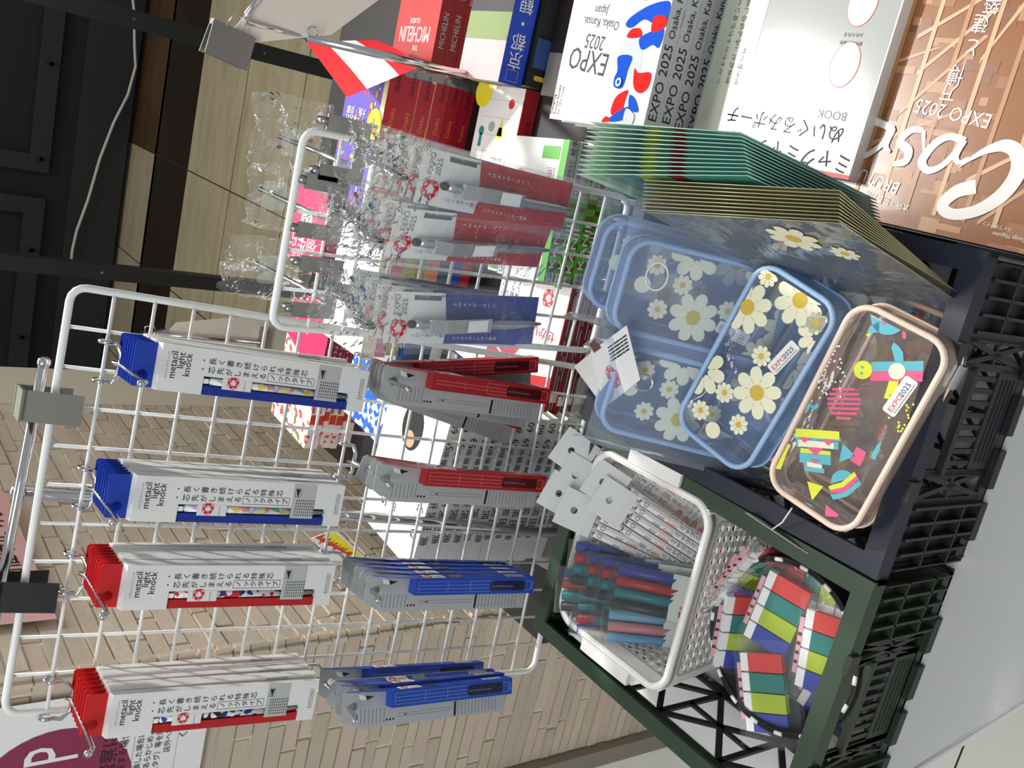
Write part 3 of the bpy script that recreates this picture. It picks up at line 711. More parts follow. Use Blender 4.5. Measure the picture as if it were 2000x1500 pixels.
def crate(name, M, W, D, H, mats, label):
    mw, mr = mats
    t = thing(name, label, 'crate', M)
    for nm, T, L in (('near_wall', Matrix(((1, 0, 0, 0), (0, 0, -1, .003), (0, 1, 0, 0), (0, 0, 0, 1))), W),
                     ('far_wall', Matrix(((-1, 0, 0, W), (0, 0, 1, D-.003), (0, 1, 0, 0), (0, 0, 0, 1))), W),
                     ('side_wall', Matrix(((0, 0, -1, .003), (-1, 0, 0, D), (0, 1, 0, 0), (0, 0, 0, 1))), D),
                     ('side_wall', Matrix(((0, 0, 1, W-.003), (1, 0, 0, 0), (0, 1, 0, 0), (0, 0, 0, 1))), D)):
        g = MB(); crate_wall(g, L, H-.004, mw, T, nm != 'side_wall'); g.build(nm, t)
    g = MB()
    for k in range(9): g.box((0, D*k/8-.002 if k else 0, 0), (W, D*k/8+.002, .003), mw)
    for k in range(7): g.box((W*k/6-.002, 0, 0), (W*k/6+.002, D, .003), mw)
    for k in range(6):
        for j in range(8): bar(g, (W*k/6, D*j/8), (W*(k+1)/6, D*(j+1)/8), .003, .003, mw, Matrix.Identity(4))
    g.build('floor_lattice', t)
    g = MB(); rw = .014
    g.box((-.005, -.005, H-.004), (W+.005, rw-.003, H), mr); g.box((-.005, D-rw+.003, H-.004), (W+.005, D+.005, H), mr)
    g.box((-.005, rw-.003, H-.004), (rw-.003, D-rw+.003, H), mr); g.box((W-rw+.003, rw-.003, H-.004), (W+.005, D-rw+.003, H), mr)
    g.box((-.005, -.005, H-.016), (W+.005, -.002, H-.004), mr); g.box((-.005, -.005, H-.016), (-.002, D+.005, H-.004), mr); g.box((W+.002, -.005, H-.016), (W+.005, D+.005, H-.004), mr)
    g.build('rim', t)
    for sx in (W*.28, W*.72):
        g = MB(); g.box((sx-.008, -.009, H-.010), (sx+.008, -.004, H+.002), mw); g.build('latch', t)
    return t
GRN = (mat('dark_green_plastic', '212a1c', .45, bump=(200, .1)), mat('green_rim_plastic', '2b3f2c', .5)); NVY = (mat('navy_black_plastic', '14161c', .45, bump=(200, .1)), mat('navy_rim_plastic', '141a2c', .5))
HC = .128
crate('green_crate', T3(-.290, -.470, TZ), .226, .330, HC, GRN, 'dark green lattice crate holding the white basket and eraser packs')
crate('navy_crate', T3(-.050, -.472, TZ) @ RZm(.6), .236, .336, HC+.004, NVY, 'navy lattice crate filled with zip pouches and clear folders')

# ---------------------------------------------------------------- white basket in the green crate
BW = mat('white_plastic', 'eceae4', .4)
def grid_wall(mb, A, B, C, D, nx, ny, m, mx=.05, my=(.1, .1), th=.0014, fx=.5):
    """perforated wall between bottom edge A-B and top edge D-C"""
    A, B, C, D = [Vector(p) for p in (A, B, C, D)]
    nrm = (B-A).cross(D-A).normalized()*th
    def q(u, v): return (A*(1-u)+B*u)*(1-v)+(D*(1-u)+C*u)*v
    def cell(u0, u1, v0, v1):
        p = [q(u0, v0), q(u1, v0), q(u1, v1), q(u0, v1)]
        V = [tuple(x) for x in p]+[tuple(x+nrm) for x in p]
        mb.add(V, [(0, 3, 2, 1), (4, 5, 6, 7), (0, 1, 5, 4), (1, 2, 6, 5), (2, 3, 7, 6), (3, 0, 4, 7)], m)
    v0, v1 = my[0], 1-my[1]
    cell(0, 1, 0, v0); cell(0, 1, v1, 1); cell(0, mx, v0, v1); cell(1-mx, 1, v0, v1)
    cu = (1-2*mx)/nx; cv = (v1-v0)/ny
    for i in range(nx+1):
        u = mx+cu*i; cell(max(u-cu*(1-fx)/2, 0), min(u+cu*(1-fx)/2, 1), v0, v1)
    for j in range(ny+1):
        v = v0+cv*j; cell(mx, 1-mx, max(v-cv*(1-fx)/2, 0), v+cv*(1-fx)/2)
t = thing('white_basket', 'white perforated plastic basket standing in the green crate', 'basket', T3(-.166, -.243, TZ+.004) @ RZm(1.5))
hb = .126; a, b, c, d = .076, .064, .088, .073
bt = [(-a, -b, 0), (a, -b, 0), (a, b, 0), (-a, b, 0)]; tp = [(-c, -d, hb), (c, -d, hb), (c, d, hb), (-c, d, hb)]
for k, (nm, nx) in enumerate((('near_wall', 14), ('side_wall', 12), ('far_wall', 15), ('side_wall', 12))):
    g = MB(); k2 = (k+1) % 4; grid_wall(g, bt[k], bt[k2], tp[k2], tp[k], nx, 9, BW, .06, (.16, .16)); g.build(nm, t)
g = MB(); grid_wall(g, bt[0], bt[1], bt[2], bt[3], 13, 10, BW, .05, (.05, .05)); g.build('bottom', t)
g = MB(); pts = rrect(2*c+.006, 2*d+.006, .022, 8); P = []
for (x, y) in pts:
    z = hb
    if abs(y) < .040 and abs(x) > c-.004: z = hb
    P.append((x, y, z))
n = len(P); V = []; Q = []
for (x, y, z) in P:
    l = math.hypot(x, y); ox, oy = x/l, y/l
    V += [(x-ox*.003, y-oy*.003, z-.003), (x-ox*.002, y-oy*.002, z+.0015), (x+ox*.0035, y+oy*.0035, z+.0015), (x+ox*.0042, y+oy*.0042, z-.007)]
for i in range(n):
    for j in range(4): Q.append((4*i+j, 4*i+(j+1) % 4, 4*((i+1) % n)+(j+1) % 4, 4*((i+1) % n)+j))
g.add(V, Q, BW, None, True)
for sx in (-1, 1): g.box((min(sx*(c+.002), sx*(c+.019)), -.034, hb-.003), (max(sx*(c+.002), sx*(c+.019)), .034, hb+.001), BW)
g.build('rim', t)

# things standing or lying in the basket: each placed by its top and bottom point
def lean(A, B, roll=0):
    """frame at A: Y axis from B up to A, Z towards the viewer"""
    y = (A-B).normalized(); v = (CAM-A); z = (v-y*v.dot(y)).normalized(); x = y.cross(z)
    m = Matrix.Identity(4)
    for i in range(3): m[i][0] = x[i]; m[i][1] = y[i]; m[i][2] = z[i]; m[i][3] = A[i]
    return m @ RYm(roll)
def lean_pts(pa, pb, y, slope=.62):
    """top point seen at pa, axis seen towards pb, lying on a plane that slopes down towards the viewer"""
    A = ony(*pa, y); d = ray(*pb); n = Vector((0, 1, -slope)); B = CAM+d*(n.dot(A-CAM)/n.dot(d)); return A, B
PC = mat('pencil_white', 'efece8', .4); PURP = mat('purple_blue_ink', '343a80', .6); ORG = mat('orange_red_ink', 'd2542e', .6)
def pencil_set(M, n, label, group):
    t = thing('pencil_set', label, 'pencil set', M, group)
    w = n*.0082
    g = MB(); g.prism([(-.019, 0), (.019, 0), (.019, .040), (-.019, .040)], .0036, .0042, CARD, None, [circ(0, .024, .0036)]); o = g.build('header_card', t)
    for i in range(n):
        x = -w/2+.0082*(i+.5); g = MB()
        hexa = [(x+.0040*math.cos(math.pi/6+k*math.pi/3), .0040+.0040*math.sin(math.pi/6+k*math.pi/3)) for k in range(6)]
        T = Matrix(((1, 0, 0, 0), (0, 0, -1, 0), (0, 1, 0, 0), (0, 0, 0, 1)))
        g.prism(hexa, .004, .150, PC, T); g.disc(x, .0040, .0022, mat('pencil_lead', '5a3a34', .6), T, .0037, 8)
        z = .0081
        g.frame(x-.0022, -.012, x+.0022, -.0075, .0005, PURP, None, z)
        g.text('2025', x-.0015, -.034, .0044, PURP, None, z, 'l', 90); g.text('EXPO', x-.0015, -.050, .0050, ORG, None, z, 'l', 90)
        g.vtext('ミャクミャク', x, -.052, .0068, .0068, PURP, None, z, 0)
        for k in range(4): g.disc(x+.0008*(-1)**k, -.103-.0105*k-.004*(i % 2), .0034, LRED, None, z, 10)
        g.build('pencil', t)
    g = MB(); sheet(g, w+.012, .165, CLEAR, None, 5, 10, .0008, 5, .0095, 0, None, .012); g.build('bag', t)
    return t
sets = (((1243, 905), (1392, 1030), -.172, 4), ((1252, 935), (1385, 1050), -.178, 3), ((1212, 965), (1372, 1072), -.185, 3), ((1225, 1000), (1365, 1092), -.196, 5),
        ((1160, 950), (1345, 1060), -.160, 4), ((1150, 905), (1310, 1020), -.150, 4), ((1160, 1015), (1330, 1095), -.178, 4), ((1128, 985), (1300, 1085), -.158, 4))
names = ('white pencil set with plain header card, against the right side of the white basket', 'white pencil set with header, second from the right in the white basket', 'white pencil set with a dark hole in its header, middle of the white basket',
         'frontmost white pencil set in the basket, red print along the top', 'white pencil set whose header hides behind the middle ones', 'rearmost white pencil set, header tall against the wire panel', 'white pencil set beside the felt pen boxes in the basket', 'white pencil set with header overlapping the lower corner of the wire panel')
for (pa, pb_, y, n), lab in zip(sets, names):
    A, B = lean_pts(pa, pb_, y)
    pencil_set(lean(A, B), n, lab, 'pencil sets in the white basket')
FP = [mat('pen_blue', '2c3f9c', .4), mat('pen_red', 'c02430', .4), mat('pen_teal', '1e7f87', .4), mat('pen_black', '26282b', .4)]; FL = [mat('pen_sky', '7fb5d8', .4), mat('pen_pink', 'd98a92', .4), mat('pen_azure', '6fa6d6', .4), mat('pen_pale', 'b9bdc6', .4)]
def pen_box(M, cols, label, group):
    t = thing('felt_pen_box', label, 'pen set', M, group)
    for i, cm in enumerate(cols):
        g = MB(); x = .0165-.011*i; g.tube([(x, -.004, .005), (x, -.06, .005), (x, -.132, .005)], [.0048, .0052, .0046], cm, 10); g.build('felt_pen', t)
    g = MB(); r = random.Random(4); pts = [(-.0225, -.138), (.0225, -.138)]
    up = []
    for k in range(9): up += [(.0225-.005*k, -.058-.004*r.choice((0, 1, 2))), (.0175-.005*k, up[-1][1] if up else -.058)]
    g.prism(pts+[(p[0], p[1]) for p in up], .0108, .0111, WHITE); z = .0114
    g.rect(-.0215, -.088, .010, -.076, LRED, None, z); g.text('ドットペン', -.006, -.0845, .0062, WHITE, None, z+.0002, 'c'); g.rect(-.018, -.076, -.012, -.069, LRED, None, z); g.rect(-.010, -.073, -.007, -.070, LRED, None, z)
    g.text('EXPO2025', 0, -.100, .0035, GREYINK, None, z, 'c'); g.lines(-.02, -.134, .02, -.128, 2, GREYINK, None, z)
    g.build('paper_sleeve', t)
    g = MB(); g.box((-.0232, -.1385, -.001), (.0232, .003, .0125), ACRYL); g.build('clear_case', t)
    return t
boxes = (((1192, 1142), (1338, 1172), -.222, FP, 0), ((1165, 1128), (1310, 1150), -.204, FP, 1), ((1140, 1122), (1290, 1140), -.190, FP, 1), ((1112, 1098), (1260, 1118), -.172, FP, 0),
         ((1178, 1232), (1318, 1246), -.222, FL, 0), ((1150, 1222), (1290, 1232), -.202, FP[::-1], 0), ((1118, 1195), (1262, 1205), -.186, FP[::-1], 0), ((1090, 1150), (1240, 1165), -.168, FP, 0))
labs = ('felt pen box with blue, red, teal and black pens, frontmost of the right pile', 'felt pen box second from the front of the basket pile beside the pencils', 'felt pen box third from the front, edge showing in the basket pile', 'felt pen box against the far side of the white basket, blue edge up',
        'felt pen box with pale blue and pink pens, frontmost by the basket handle', 'felt pen box with black edge leaning behind the pale pen box', 'felt pen box with red and blue pens by the far handle end', 'rearmost felt pen box, touching the wire panel corner')
pbx = {}
for (pa, pb_, y, cols, k), lab in zip(boxes, labs):
    A, B = lean_pts(pa, pb_, y); M = lean(A, B, 0); key = cols[0].name
    if key in pbx: dup(pbx[key], M, lab, 'felt pen boxes in the white basket')
    else: pbx[key] = pen_box(M, cols, lab, 'felt pen boxes in the white basket')

# ---------------------------------------------------------------- round black tray and eraser packs in the green crate
TC = onz(1545, 1262, TZ+.075)
t = thing('round_tray', 'round black tray with white stitches on its rim, in the green crate', 'tray', T3(-.168, -.392, TZ+.022))
BK = mat('black_fabric', '17171a', .7)
g = MB(); n = 48; prof = [(.062, 0), (.070, .012), (.0735, .058), (.0745, .062), (.072, .062), (.068, .014), (.060, .003), (0, .003)]
V = []; Q = []
for r_, z_ in prof:
    for i in range(n): V.append((r_*math.cos(2*math.pi*i/n), r_*math.sin(2*math.pi*i/n), z_))
for k in range(len(prof)-1):
    for i in range(n): Q.append((k*n+i, k*n+(i+1) % n, (k+1)*n+(i+1) % n, (k+1)*n+i))
Q.append(tuple(range(n-1, -1, -1))); g.add(V, Q, BK, None, True); g.build('bowl', t)
g = MB()
for r_ in (.0728, .0752):
    g.tube([(r_*math.cos(2*math.pi*i/n), r_*math.sin(2*math.pi*i/n), .0635) for i in range(n)], .0016, BK, 6, True)
for i in range(18):
    a = 2*math.pi*i/18; g.tube([(.074*math.cos(a+q), .074*math.sin(a+q), .0650) for q in (-.05, 0, .05)], .0019, WHITE, 6)
g.build('stitched_rim', t)
EC = [mat('block_red', 'd63a33', .45), mat('block_teal', '16796f', .45), mat('block_lime', 'a9bf22', .45), mat('block_blue', '2741a0', .45)]
def eraser_pack(M, label, group):
    t = thing('eraser_pack', label, 'eraser pack', M, group)
    for i in range(4):
        y = .0315-.021*i; g = MB()
        g.box((-.0200, y-.0098, 0), (.0200, y+.0098, .008), EC[i]); g.box((-.0290, y-.0095, .0003), (-.0200, y+.0095, .0077), WHITE); g.build('eraser', t)
    g = MB(); sheet(g, .112, .072, CLEAR, RZm(90) @ T3(0, 0, 0), 10, 8, .0012, 21, .0098, 0, None, .036); sheet(g, .112, .072, CLEAR, RZm(90), 4, 4, .0005, 22, -.0008, 0, None, .036)
    g.build('bag', t)
    g = MB(); g.rect(-.036, -.03, -.031, .03, mat('pink_slip', 'e2a7b2', .6), None, .004); g.lines(-.0355, -.02, -.0315, .02, 4, INK, None, .0042); g.build('slip', t)
    return t
er = None
for k, (pc, pu, pv, z, dz, tilt, lab) in enumerate((
        ((1530, 1202), (1552, 1150), None, TZ+.072, 0, 14, 'eraser pack with red, teal, lime and blue blocks, upper one on the round tray'),
        ((1506, 1352), (1500, 1290), None, TZ+.074, 0, 10, 'eraser pack lying lowest on the tray with strong film glare'),
        ((1622, 1280), (1632, 1222), None, TZ+.070, 0, 10, 'eraser pack against the near rim of the green crate'),
        ((1612, 1140), (1572, 1128), None, TZ+.055, 0, 8, 'dark shaded eraser pack under the others by the tray rim'),
        ((1655, 1190), (1640, 1180), None, TZ+.050, 0, 4, 'eraser pack half hidden below the crate rim'),
        ((1482, 1118), (1500, 1098), None, TZ+.070, 0, 62, 'eraser pack standing on edge, pink slip towards the basket'),
        ((1462, 1130), (1478, 1105), None, TZ+.068, 0, 66, 'eraser pack on edge nearest the basket'),
        ((1450, 1232), (1455, 1205), None, TZ+.066, 0, 66, 'eraser pack on edge in shiny film beside the basket wall'),
        ((1640, 1345), (1655, 1320), None, TZ+.045, 0, 8, 'lowest eraser pack, only lime and teal showing near the rim'))):
    C = onz(*pc, z); U = onz(*pu, z)-C; U.z = 0; U.normalize()
    M = Matrix.Translation(C) @ basis((0, 0, 0), Vector((U.y, -U.x, 0)), (0, 0, 1)) @ RYm(tilt) @ Matrix.Scale(.82, 4)
    if er: dup(er, M, lab, 'eraser packs in the green crate')
    else: er = eraser_pack(M, lab, 'eraser packs in the green crate')
# ---------------------------------------------------------------- zip pouches and clear folders in the navy crate
PVB = film('blue_pvc', (.60, .76, .95), .60, .12, (20, .2), .8); PVP = film('beige_pvc', (.90, .80, .74), .50, .12, (20, .2), .8)
PIB = mat('blue_piping', '9fc0e4', .3); PIP = mat('beige_piping', 'efd3be', .3); PVC = film('clear_pvc', (1, 1, 1), .04, .04, (16, .35), 1.2)
PETAL = mat('daisy_petal', 'f1efcf', .5); YOLK = mat('daisy_eye', 'd9b83f', .5)
AQ = mat('aqua_print', '5fb4c2', .5); PNK = mat('pink_print', 'e05d86', .5); LEM = mat('lemon_print', 'dfe23a', .5); IVO = mat('ivory_print', 'ece3c8', .5)
PW, PH, PD = .156, .076, .048
def daisy(g, x, y, r, z, a0=0, clipw=PW/2-.004, cliph=PH/2-.004):
    for k in range(9 if r < .01 else 8):
        a = a0+2*math.pi*k/(9 if r < .01 else 8); pts = []
        for i in range(12):
            q = 2*math.pi*i/12; u, v = r*.62+r*.40*math.cos(q), r*.22*math.sin(q)*(1.15+.25*math.cos(q))
            px, py = x+u*math.cos(a)-v*math.sin(a), y+u*math.sin(a)+v*math.cos(a)
            pts.append((max(-clipw, min(clipw, px)), max(-cliph, min(cliph, py))))
        g.poly(pts, PETAL, None, z)
    if abs(x) < clipw-r*.2 and abs(y) < cliph-r*.2: g.disc(x, y, r*.3, YOLK, None, z+.0002, 14)
def amap(A, B, D):
    """affine map from the printed sheet's drawing units to the pouch front"""
    ux, uy = B[0]-A[0], B[1]-A[1]; vx, vy = D[0]-A[0], D[1]-A[1]; det = ux*vy-uy*vx
    def f(px, py):
        a, b = px-A[0], py-A[1]; u = (a*vy-b*vx)/det; v = (ux*b-uy*a)/det
        return (max(-.0735, min(.0735, (u-.5)*PW)), max(-.0345, min(.0345, (.5-v)*PH)))
    return f
def pouch_prints(kind):
    g = MB(); z = .0028
    if kind == 'b':
        for x, y, r in ((.0405, .029, .021), (.068, -.0066, .021), (-.0129, -.014, .021), (-.0248, .037, .021), (.052, -.033, .016)): daisy(g, x, y, r, z, .2+x*30)
        for x, y, r in ((.0700, .026, .0085), (.0139, -.0018, .0085), (-.0294, .0103, .0085), (-.0546, .0212, .0085), (-.0441, -.014, .0085), (.0601, -.0271, .0088)): daisy(g, x, y, r, z, x*50)
        g.disc(-.062, .003, .007, PETAL, None, z, 14); lx, ly, la = .0235, -.0185, -13
    else:
        f = amap((1498, 935), (1672, 590), (1655, 1032))
        def P(pts, m, k=0): g.poly([f(*p) for p in pts], m, None, z+.0002*k)
        def el(cx, cy, r, m, k=0, n=22, a0=0, a1=6.2832): P([(cx+r*math.cos(a0+(a1-a0)*i/n), cy+r*1.06*math.sin(a0+(a1-a0)*i/n)) for i in range(n+(a1 < 6))], m, k)
        el(1728, 626, 30, AQ); P([(1700, 622), (1704, 604), (1722, 598), (1740, 608)], IVO, 1); P([(1714, 632), (1726, 628), (1720, 640)], PNK, 1); P([(1692, 652), (1696, 640), (1712, 632), (1712, 652)], AQ); P([(1689, 654), (1698, 652), (1694, 660)], LEM)
        for a, b, c, d in (((1750, 664), (1756, 640), (1762, 642), (1756, 667)), ((1756, 640), (1776, 660), (1771, 664), (1752, 646)), ((1771, 664), (1776, 640), (1783, 642), (1777, 664)), ((1776, 640), (1793, 650), (1790, 655), (1774, 646))): P((a, b, c, d), PNK)
        P([(1698, 705), (1784, 706), (1783, 723), (1697, 721)], AQ); P([(1697, 721), (1783, 723), (1782, 742), (1696, 739)], PNK); P([(1738, 706), (1732, 680), (1736, 671), (1744, 678), (1751, 690), (1752, 706)], AQ)
        P([(1728, 740), (1744, 741), (1736, 774), (1719, 771)], LEM); el(1741, 723, 14, IVO, 1); el(1684, 719, 16, LEM, 1); el(1683, 714, 2.6, AQ, 2, 10); el(1682, 725, 2.6, AQ, 2, 10)
        for k in range(7):
            yy = 751+9*k; h = math.sqrt(max(0, 33**2-(yy+3-778)**2))*.9; P([(1650-h, yy), (1650+h, yy+1), (1650+h, yy+6), (1650-h, yy+5)], PNK)
        for a, b, c, d in (((1578, 790), (1588, 776), (1592, 779), (1584, 797)), ((1588, 776), (1598, 792), (1594, 794), (1587, 781)), ((1594, 786), (1603, 780), (1605, 786), (1596, 794))): P((a, b, c, d), AQ)
        for a, b, c, d, m in ((1560, 828, 1642, 845, LEM), (1556, 839, 1644, 848, AQ), (1562, 848, 1640, 864, AQ), (1566, 850, 1632, 863, IVO), (1570, 866, 1626, 875, LEM), (1568, 873, 1626, 894, AQ), (1582, 892, 1610, 901, IVO), (1577, 899, 1614, 910, AQ)):
            P([(a, b), (c, b+5), (c, d+3), (a, d)], m, 1 if m != AQ else 0)
        for x, y, q in ((1578, 845, 11), (1622, 849, 11), (1598, 864, 16), (1597, 886, 9)): P([(x-q, y), (x+q, y+1), (x, y+q)], PNK, 2)
        P([(1540, 855), (1550, 860), (1531, 910), (1517, 906)], LEM); P([(1648, 855), (1670, 878), (1643, 890), (1641, 888)], AQ); P([(1672, 860), (1689, 870), (1678, 897), (1660, 886)], PNK)
        P([(1582, 930), (1612, 938), (1591, 966)], LEM); el(1648, 928, 22, AQ, 0, 16, 3.0, 6.0)
        P([(1621, 937), (1645, 928), (1668, 907), (1672, 914), (1648, 937), (1624, 944)], LEM, 1); P([(1624, 944), (1648, 937), (1672, 914), (1676, 920), (1650, 946), (1627, 950)], PNK, 1); P([(1625, 953), (1650, 946), (1677, 922), (1680, 930), (1655, 954), (1630, 962)], AQ, 1)
        el(1578, 992, 19, AQ); P([(1616, 972), (1640, 990), (1636, 994), (1612, 1000)], PNK); P([(1707, 856), (1716, 848), (1704, 884), (1696, 880)], AQ)
        r = random.Random(6)
        for k in range(36):
            q = f(r.uniform(1600, 1655), r.uniform(672, 770)); g.disc(q[0], q[1], .0008, WHITE, None, z+.0001, 6)
        for k in range(22):
            q = f(r.uniform(1722, 1768), r.uniform(765, 835)); g.disc(q[0], q[1], .0009, LEM, None, z, 6)
        lx, ly, la = .0325, -.0225, -7
    T = T3(lx, ly, z+.0004) @ RZm(la); g.prism(rrect(.030, .0105, .002, 3), 0, .0002, WHITE, T)
    g.text('EXPO', -.0125, -.002, .0056, ORG, T, .0005); g.text('2025', .0005, -.002, .0056, PURP, T, .0005); g.rect(-.0125, -.004, .0125, -.0034, GREYINK, T, .0005)
    return g
def pouch(M, kind, label, bagged=False):
    pv, pi = (PVB, PIB) if kind == 'b' else (PVP, PIP)
    t = thing('zip_pouch', label, 'pouch', M, 'zip pouches in the navy crate')
    out = rrect(PW, PH, .017, 6); n = len(out); g = MB(); V = []; Q = []
    prof = ((1, 0), (1.012, -.012), (1.015, -.030), (.985, -PD+.004), (.93, -PD))
    for s_, z_ in prof:
        for (x, y) in out: V.append((x*s_ if s_ <= 1 else x+(.002 if x > 0 else -.002)*(s_-1)*60, y*s_ if s_ <= 1 else y+(.002 if y > 0 else -.002)*(s_-1)*60, z_))
    for k in range(len(prof)-1):
        for i in range(n): Q.append((k*n+i, (k+1)*n+i, (k+1)*n+(i+1) % n, k*n+(i+1) % n))
    Q.append(tuple(range((len(prof)-1)*n, len(prof)*n))[::-1]); g.add(V, Q, pv, None, True); g.build('body', t)
    g = MB(); V = [(0, 0, .0025)]; Q = []
    for s_, z_ in ((.5, .002), (.85, .001), (.985, 0)):
        for (x, y) in out: V.append((x*s_, y*s_, z_))
    for i in range(n): Q.append((0, 1+i, 1+(i+1) % n))
    for k in range(2):
        for i in range(n): Q.append((1+k*n+i, 1+(k+1)*n+i, 1+(k+1)*n+(i+1) % n, 1+k*n+(i+1) % n))
    g.add(V, Q, PVC, None, True); g.build('clear_front', t)
    pouch_prints(kind).build('printing', t)
    g = MB(); g.tube([(x, y, .0008) for x, y in out], .0024, pi, 8, True); g.tube([(x*.96, y*.93, -PD+.001) for x, y in out], .0018, pi, 6, True); g.build('piping', t)
    g = MB(); z = -PD*.52; r2 = rrect(PW+.005, PH+.005, .018, 6); g.tube([(x, y, z) for x, y in r2], .0011, pi, 6, True); g.box((PW/2-.03, -PH/2-.006, z-.003), (PW/2-.012, -PH/2-.002, z+.003), STEEL); g.build('zip', t)
    if bagged:
        g = MB(); sheet(g, PW+.02, PH+.03, MILKY, None, 9, 6, .0022, 31, .007, 0, None, PH/2+.016); sheet(g, PW+.02, .05, MILKY, T3(0, -PH/2-.010, .006) @ RXm(70), 8, 4, .002, 33, 0, 0, None, 0); sheet(g, PW+.02, .045, MILKY, T3(0, PH/2+.016, .006) @ RXm(110), 8, 4, .003, 35, 0, 0, None, 0)
        g.build('bag', t)
    return t
def face(A, B, D, ctr=None):
    """pouch frame from three world points: long edge A->B (left to right on the far side), D below A"""
    x = (B-A).normalized(); y = (A-D); y = (y-x*y.dot(x)).normalized(); z = x.cross(y); c = (A+B)/2-y*(PH/2)
    if ctr is not None: c = ctr
    m = Matrix.Identity(4)
    for i in range(3): m[i][0] = x[i]; m[i][1] = y[i]; m[i][2] = z[i]; m[i][3] = c[i]
    return m
def upright_face(pa, pb, pd, z):
    """pouch standing on its short end, leaning away from the viewer"""
    A = onz(*pa, z); D = onz(*pd, z); n = Vector((0, 1, -.62)); d = ray(*pb); B = CAM+d*(n.dot(A-CAM)/n.dot(d)); return face(A, B, D)
F1 = face(onz(1318, 825, -.425), onz(1492, 505, -.425), onz(1485, 893, -.440))
pouch(F1, 'b', 'pale blue zip pouch with daisies on a clear front, in front of the bagged ones')
F2 = face(onz(1498, 935, -.428), onz(1672, 590, -.428), onz(1655, 1032, -.440))
pouch(F2, 'p', 'beige zip pouch with bright geometric prints, nearest the crate rim')
PB = pouch(upright_face((1342, 490), (1490, 527), (1300, 640), -.400), 'b', 'blue daisy pouch in a cloudy bag, behind the unbagged blue one', True)
dup(PB, upright_face((1288, 452), (1430, 490), (1240, 600), -.412), 'rearmost blue pouch in a cloudy bag with a silver ring, against the smaller wire panel')
dup(PB, upright_face((1318, 698), (1460, 735), (1268, 842), -.415), 'bagged blue pouch under the white folded tag, left side of the navy crate')
dup(PB, face(onz(1492, 800, -.480), onz(1665, 512, -.480), onz(1560, 850, -.492)), 'bagged blue pouch low behind the front blue one, right corner showing')
PP = pouch(T3(.004, .022, 0) @ face(onz(1590, 935, -.490), onz(1752, 575, -.490), onz(1740, 1010, -.500)), 'p', 'second beige pouch underneath the front beige one, peeking out beside it')
# paper tags and rings
g = MB(); C4 = [(1223.6, 635.6), (1250, 742), (1180, 797), (1153, 687)]; zz = (-.352, -.372, -.395, -.372)
P = [onz(*q, z) for q, z in zip(C4, zz)]; nv = (P[1]-P[0]).cross(P[3]-P[0]).normalized()
if nv.dot(CAM-P[0]) < 0: nv = -nv
e1 = (P[0]-P[3]); e2 = (P[2]-P[3]); o = P[3]
M = Matrix.Identity(4); xa = e2.normalized(); ya = (e1-xa*e1.dot(xa)).normalized(); za = xa.cross(ya)
tag_t = thing('swing_tag', 'white folded swing tag with a red ring emblem, lying on the bagged pouches', 'tag', Matrix.Translation(o), None)
L2 = [p-o for p in P]
g.add([tuple(p) for p in L2]+[tuple(p-nv*.0004) for p in L2], [(0, 1, 2, 3), (7, 6, 5, 4), (0, 4, 5, 1), (1, 5, 6, 2), (2, 6, 7, 3), (3, 7, 4, 0)], WHITE)
ex = L2[0]-L2[3]; ey = L2[2]-L2[3]
def bil(u, v): return L2[3]+ex*u+ey*v
TB = basis((0, 0, 0), -ex, nv); 
c0 = bil(.42, .60); TT = Matrix.Translation(c0+nv*.0004) @ TB
ring_logo(g, 0, 0, .021, TT, .0001, .8)
for i in range(5):
    c0 = bil(.95-.0*i, .12+.055*i); TT = Matrix.Translation(c0+nv*.0004) @ TB; g.lines(0, 0, .034, .0012, 1, INK, TT, .0001, 1)
c0 = bil(.30, .06); TT = Matrix.Translation(c0+nv*.0004) @ TB; g.rect(0, -.009, .014, 0, mat('photo_brown', '6d4a3f', .6), TT, .0001)
g.build('front_leaf', tag_t)
g = MB(); B4 = [onz(1171, 675, -.375), onz(1121, 716, -.40), onz(1180, 797, -.398), onz(1200, 720, -.385)]; B4 = [p-o for p in B4]
g.add([tuple(p) for p in B4]+[tuple(p-nv*.0004) for p in B4], [(0, 1, 2, 3), (7, 6, 5, 4), (0, 4, 5, 1), (1, 5, 6, 2), (2, 6, 7, 3), (3, 7, 4, 0)], WHITE); g.build('back_leaf', tag_t)
c = onz(1258, 748, -.388)
g = MB(); g.tube([(c.x+.007*math.cos(k*math.pi/8), c.y+.004*math.sin(k*math.pi/8), c.z+.006*math.sin(k*math.pi/8)) for k in range(16)], .0012, CHROME, 6, True); tag(g.build('key_ring'), 'small chrome ring beside the white folded tag', 'ring')
c = onz(1283, 540, -.36)
g = MB(); g.tube([(c.x+.011*math.cos(k*math.pi/10), c.y+.007*math.sin(k*math.pi/10), c.z+.005*math.sin(k*math.pi/10)) for k in range(20)], .0008, mat('white_thread_ring', 'e6e2d8', .4), 6, True); tag(g.build('key_ring'), 'thin pale ring on the rearmost bagged pouch', 'ring')
g = MB(); A = onz(1456, 1002, -.448); B = onz(1578, 1082, -.462); d_ = (B-A); w_ = Vector((0, 0, -.02))+d_.cross(Vector((0, 0, 1))).normalized()*.004
V = [A, B, B+w_*1.0, A+w_*.4]; g.add([tuple(v) for v in V]+[tuple(v+Vector((.0004, .0004, 0))) for v in V], [(0, 1, 2, 3), (7, 6, 5, 4), (0, 4, 5, 1), (1, 5, 6, 2), (2, 6, 7, 3), (3, 7, 4, 0)], WHITE)
st = thing('swing_tag', 'white tag on a string hanging edge-on between the two crates', 'tag', T3(0, 0, 0)); g.build('leaf', st)
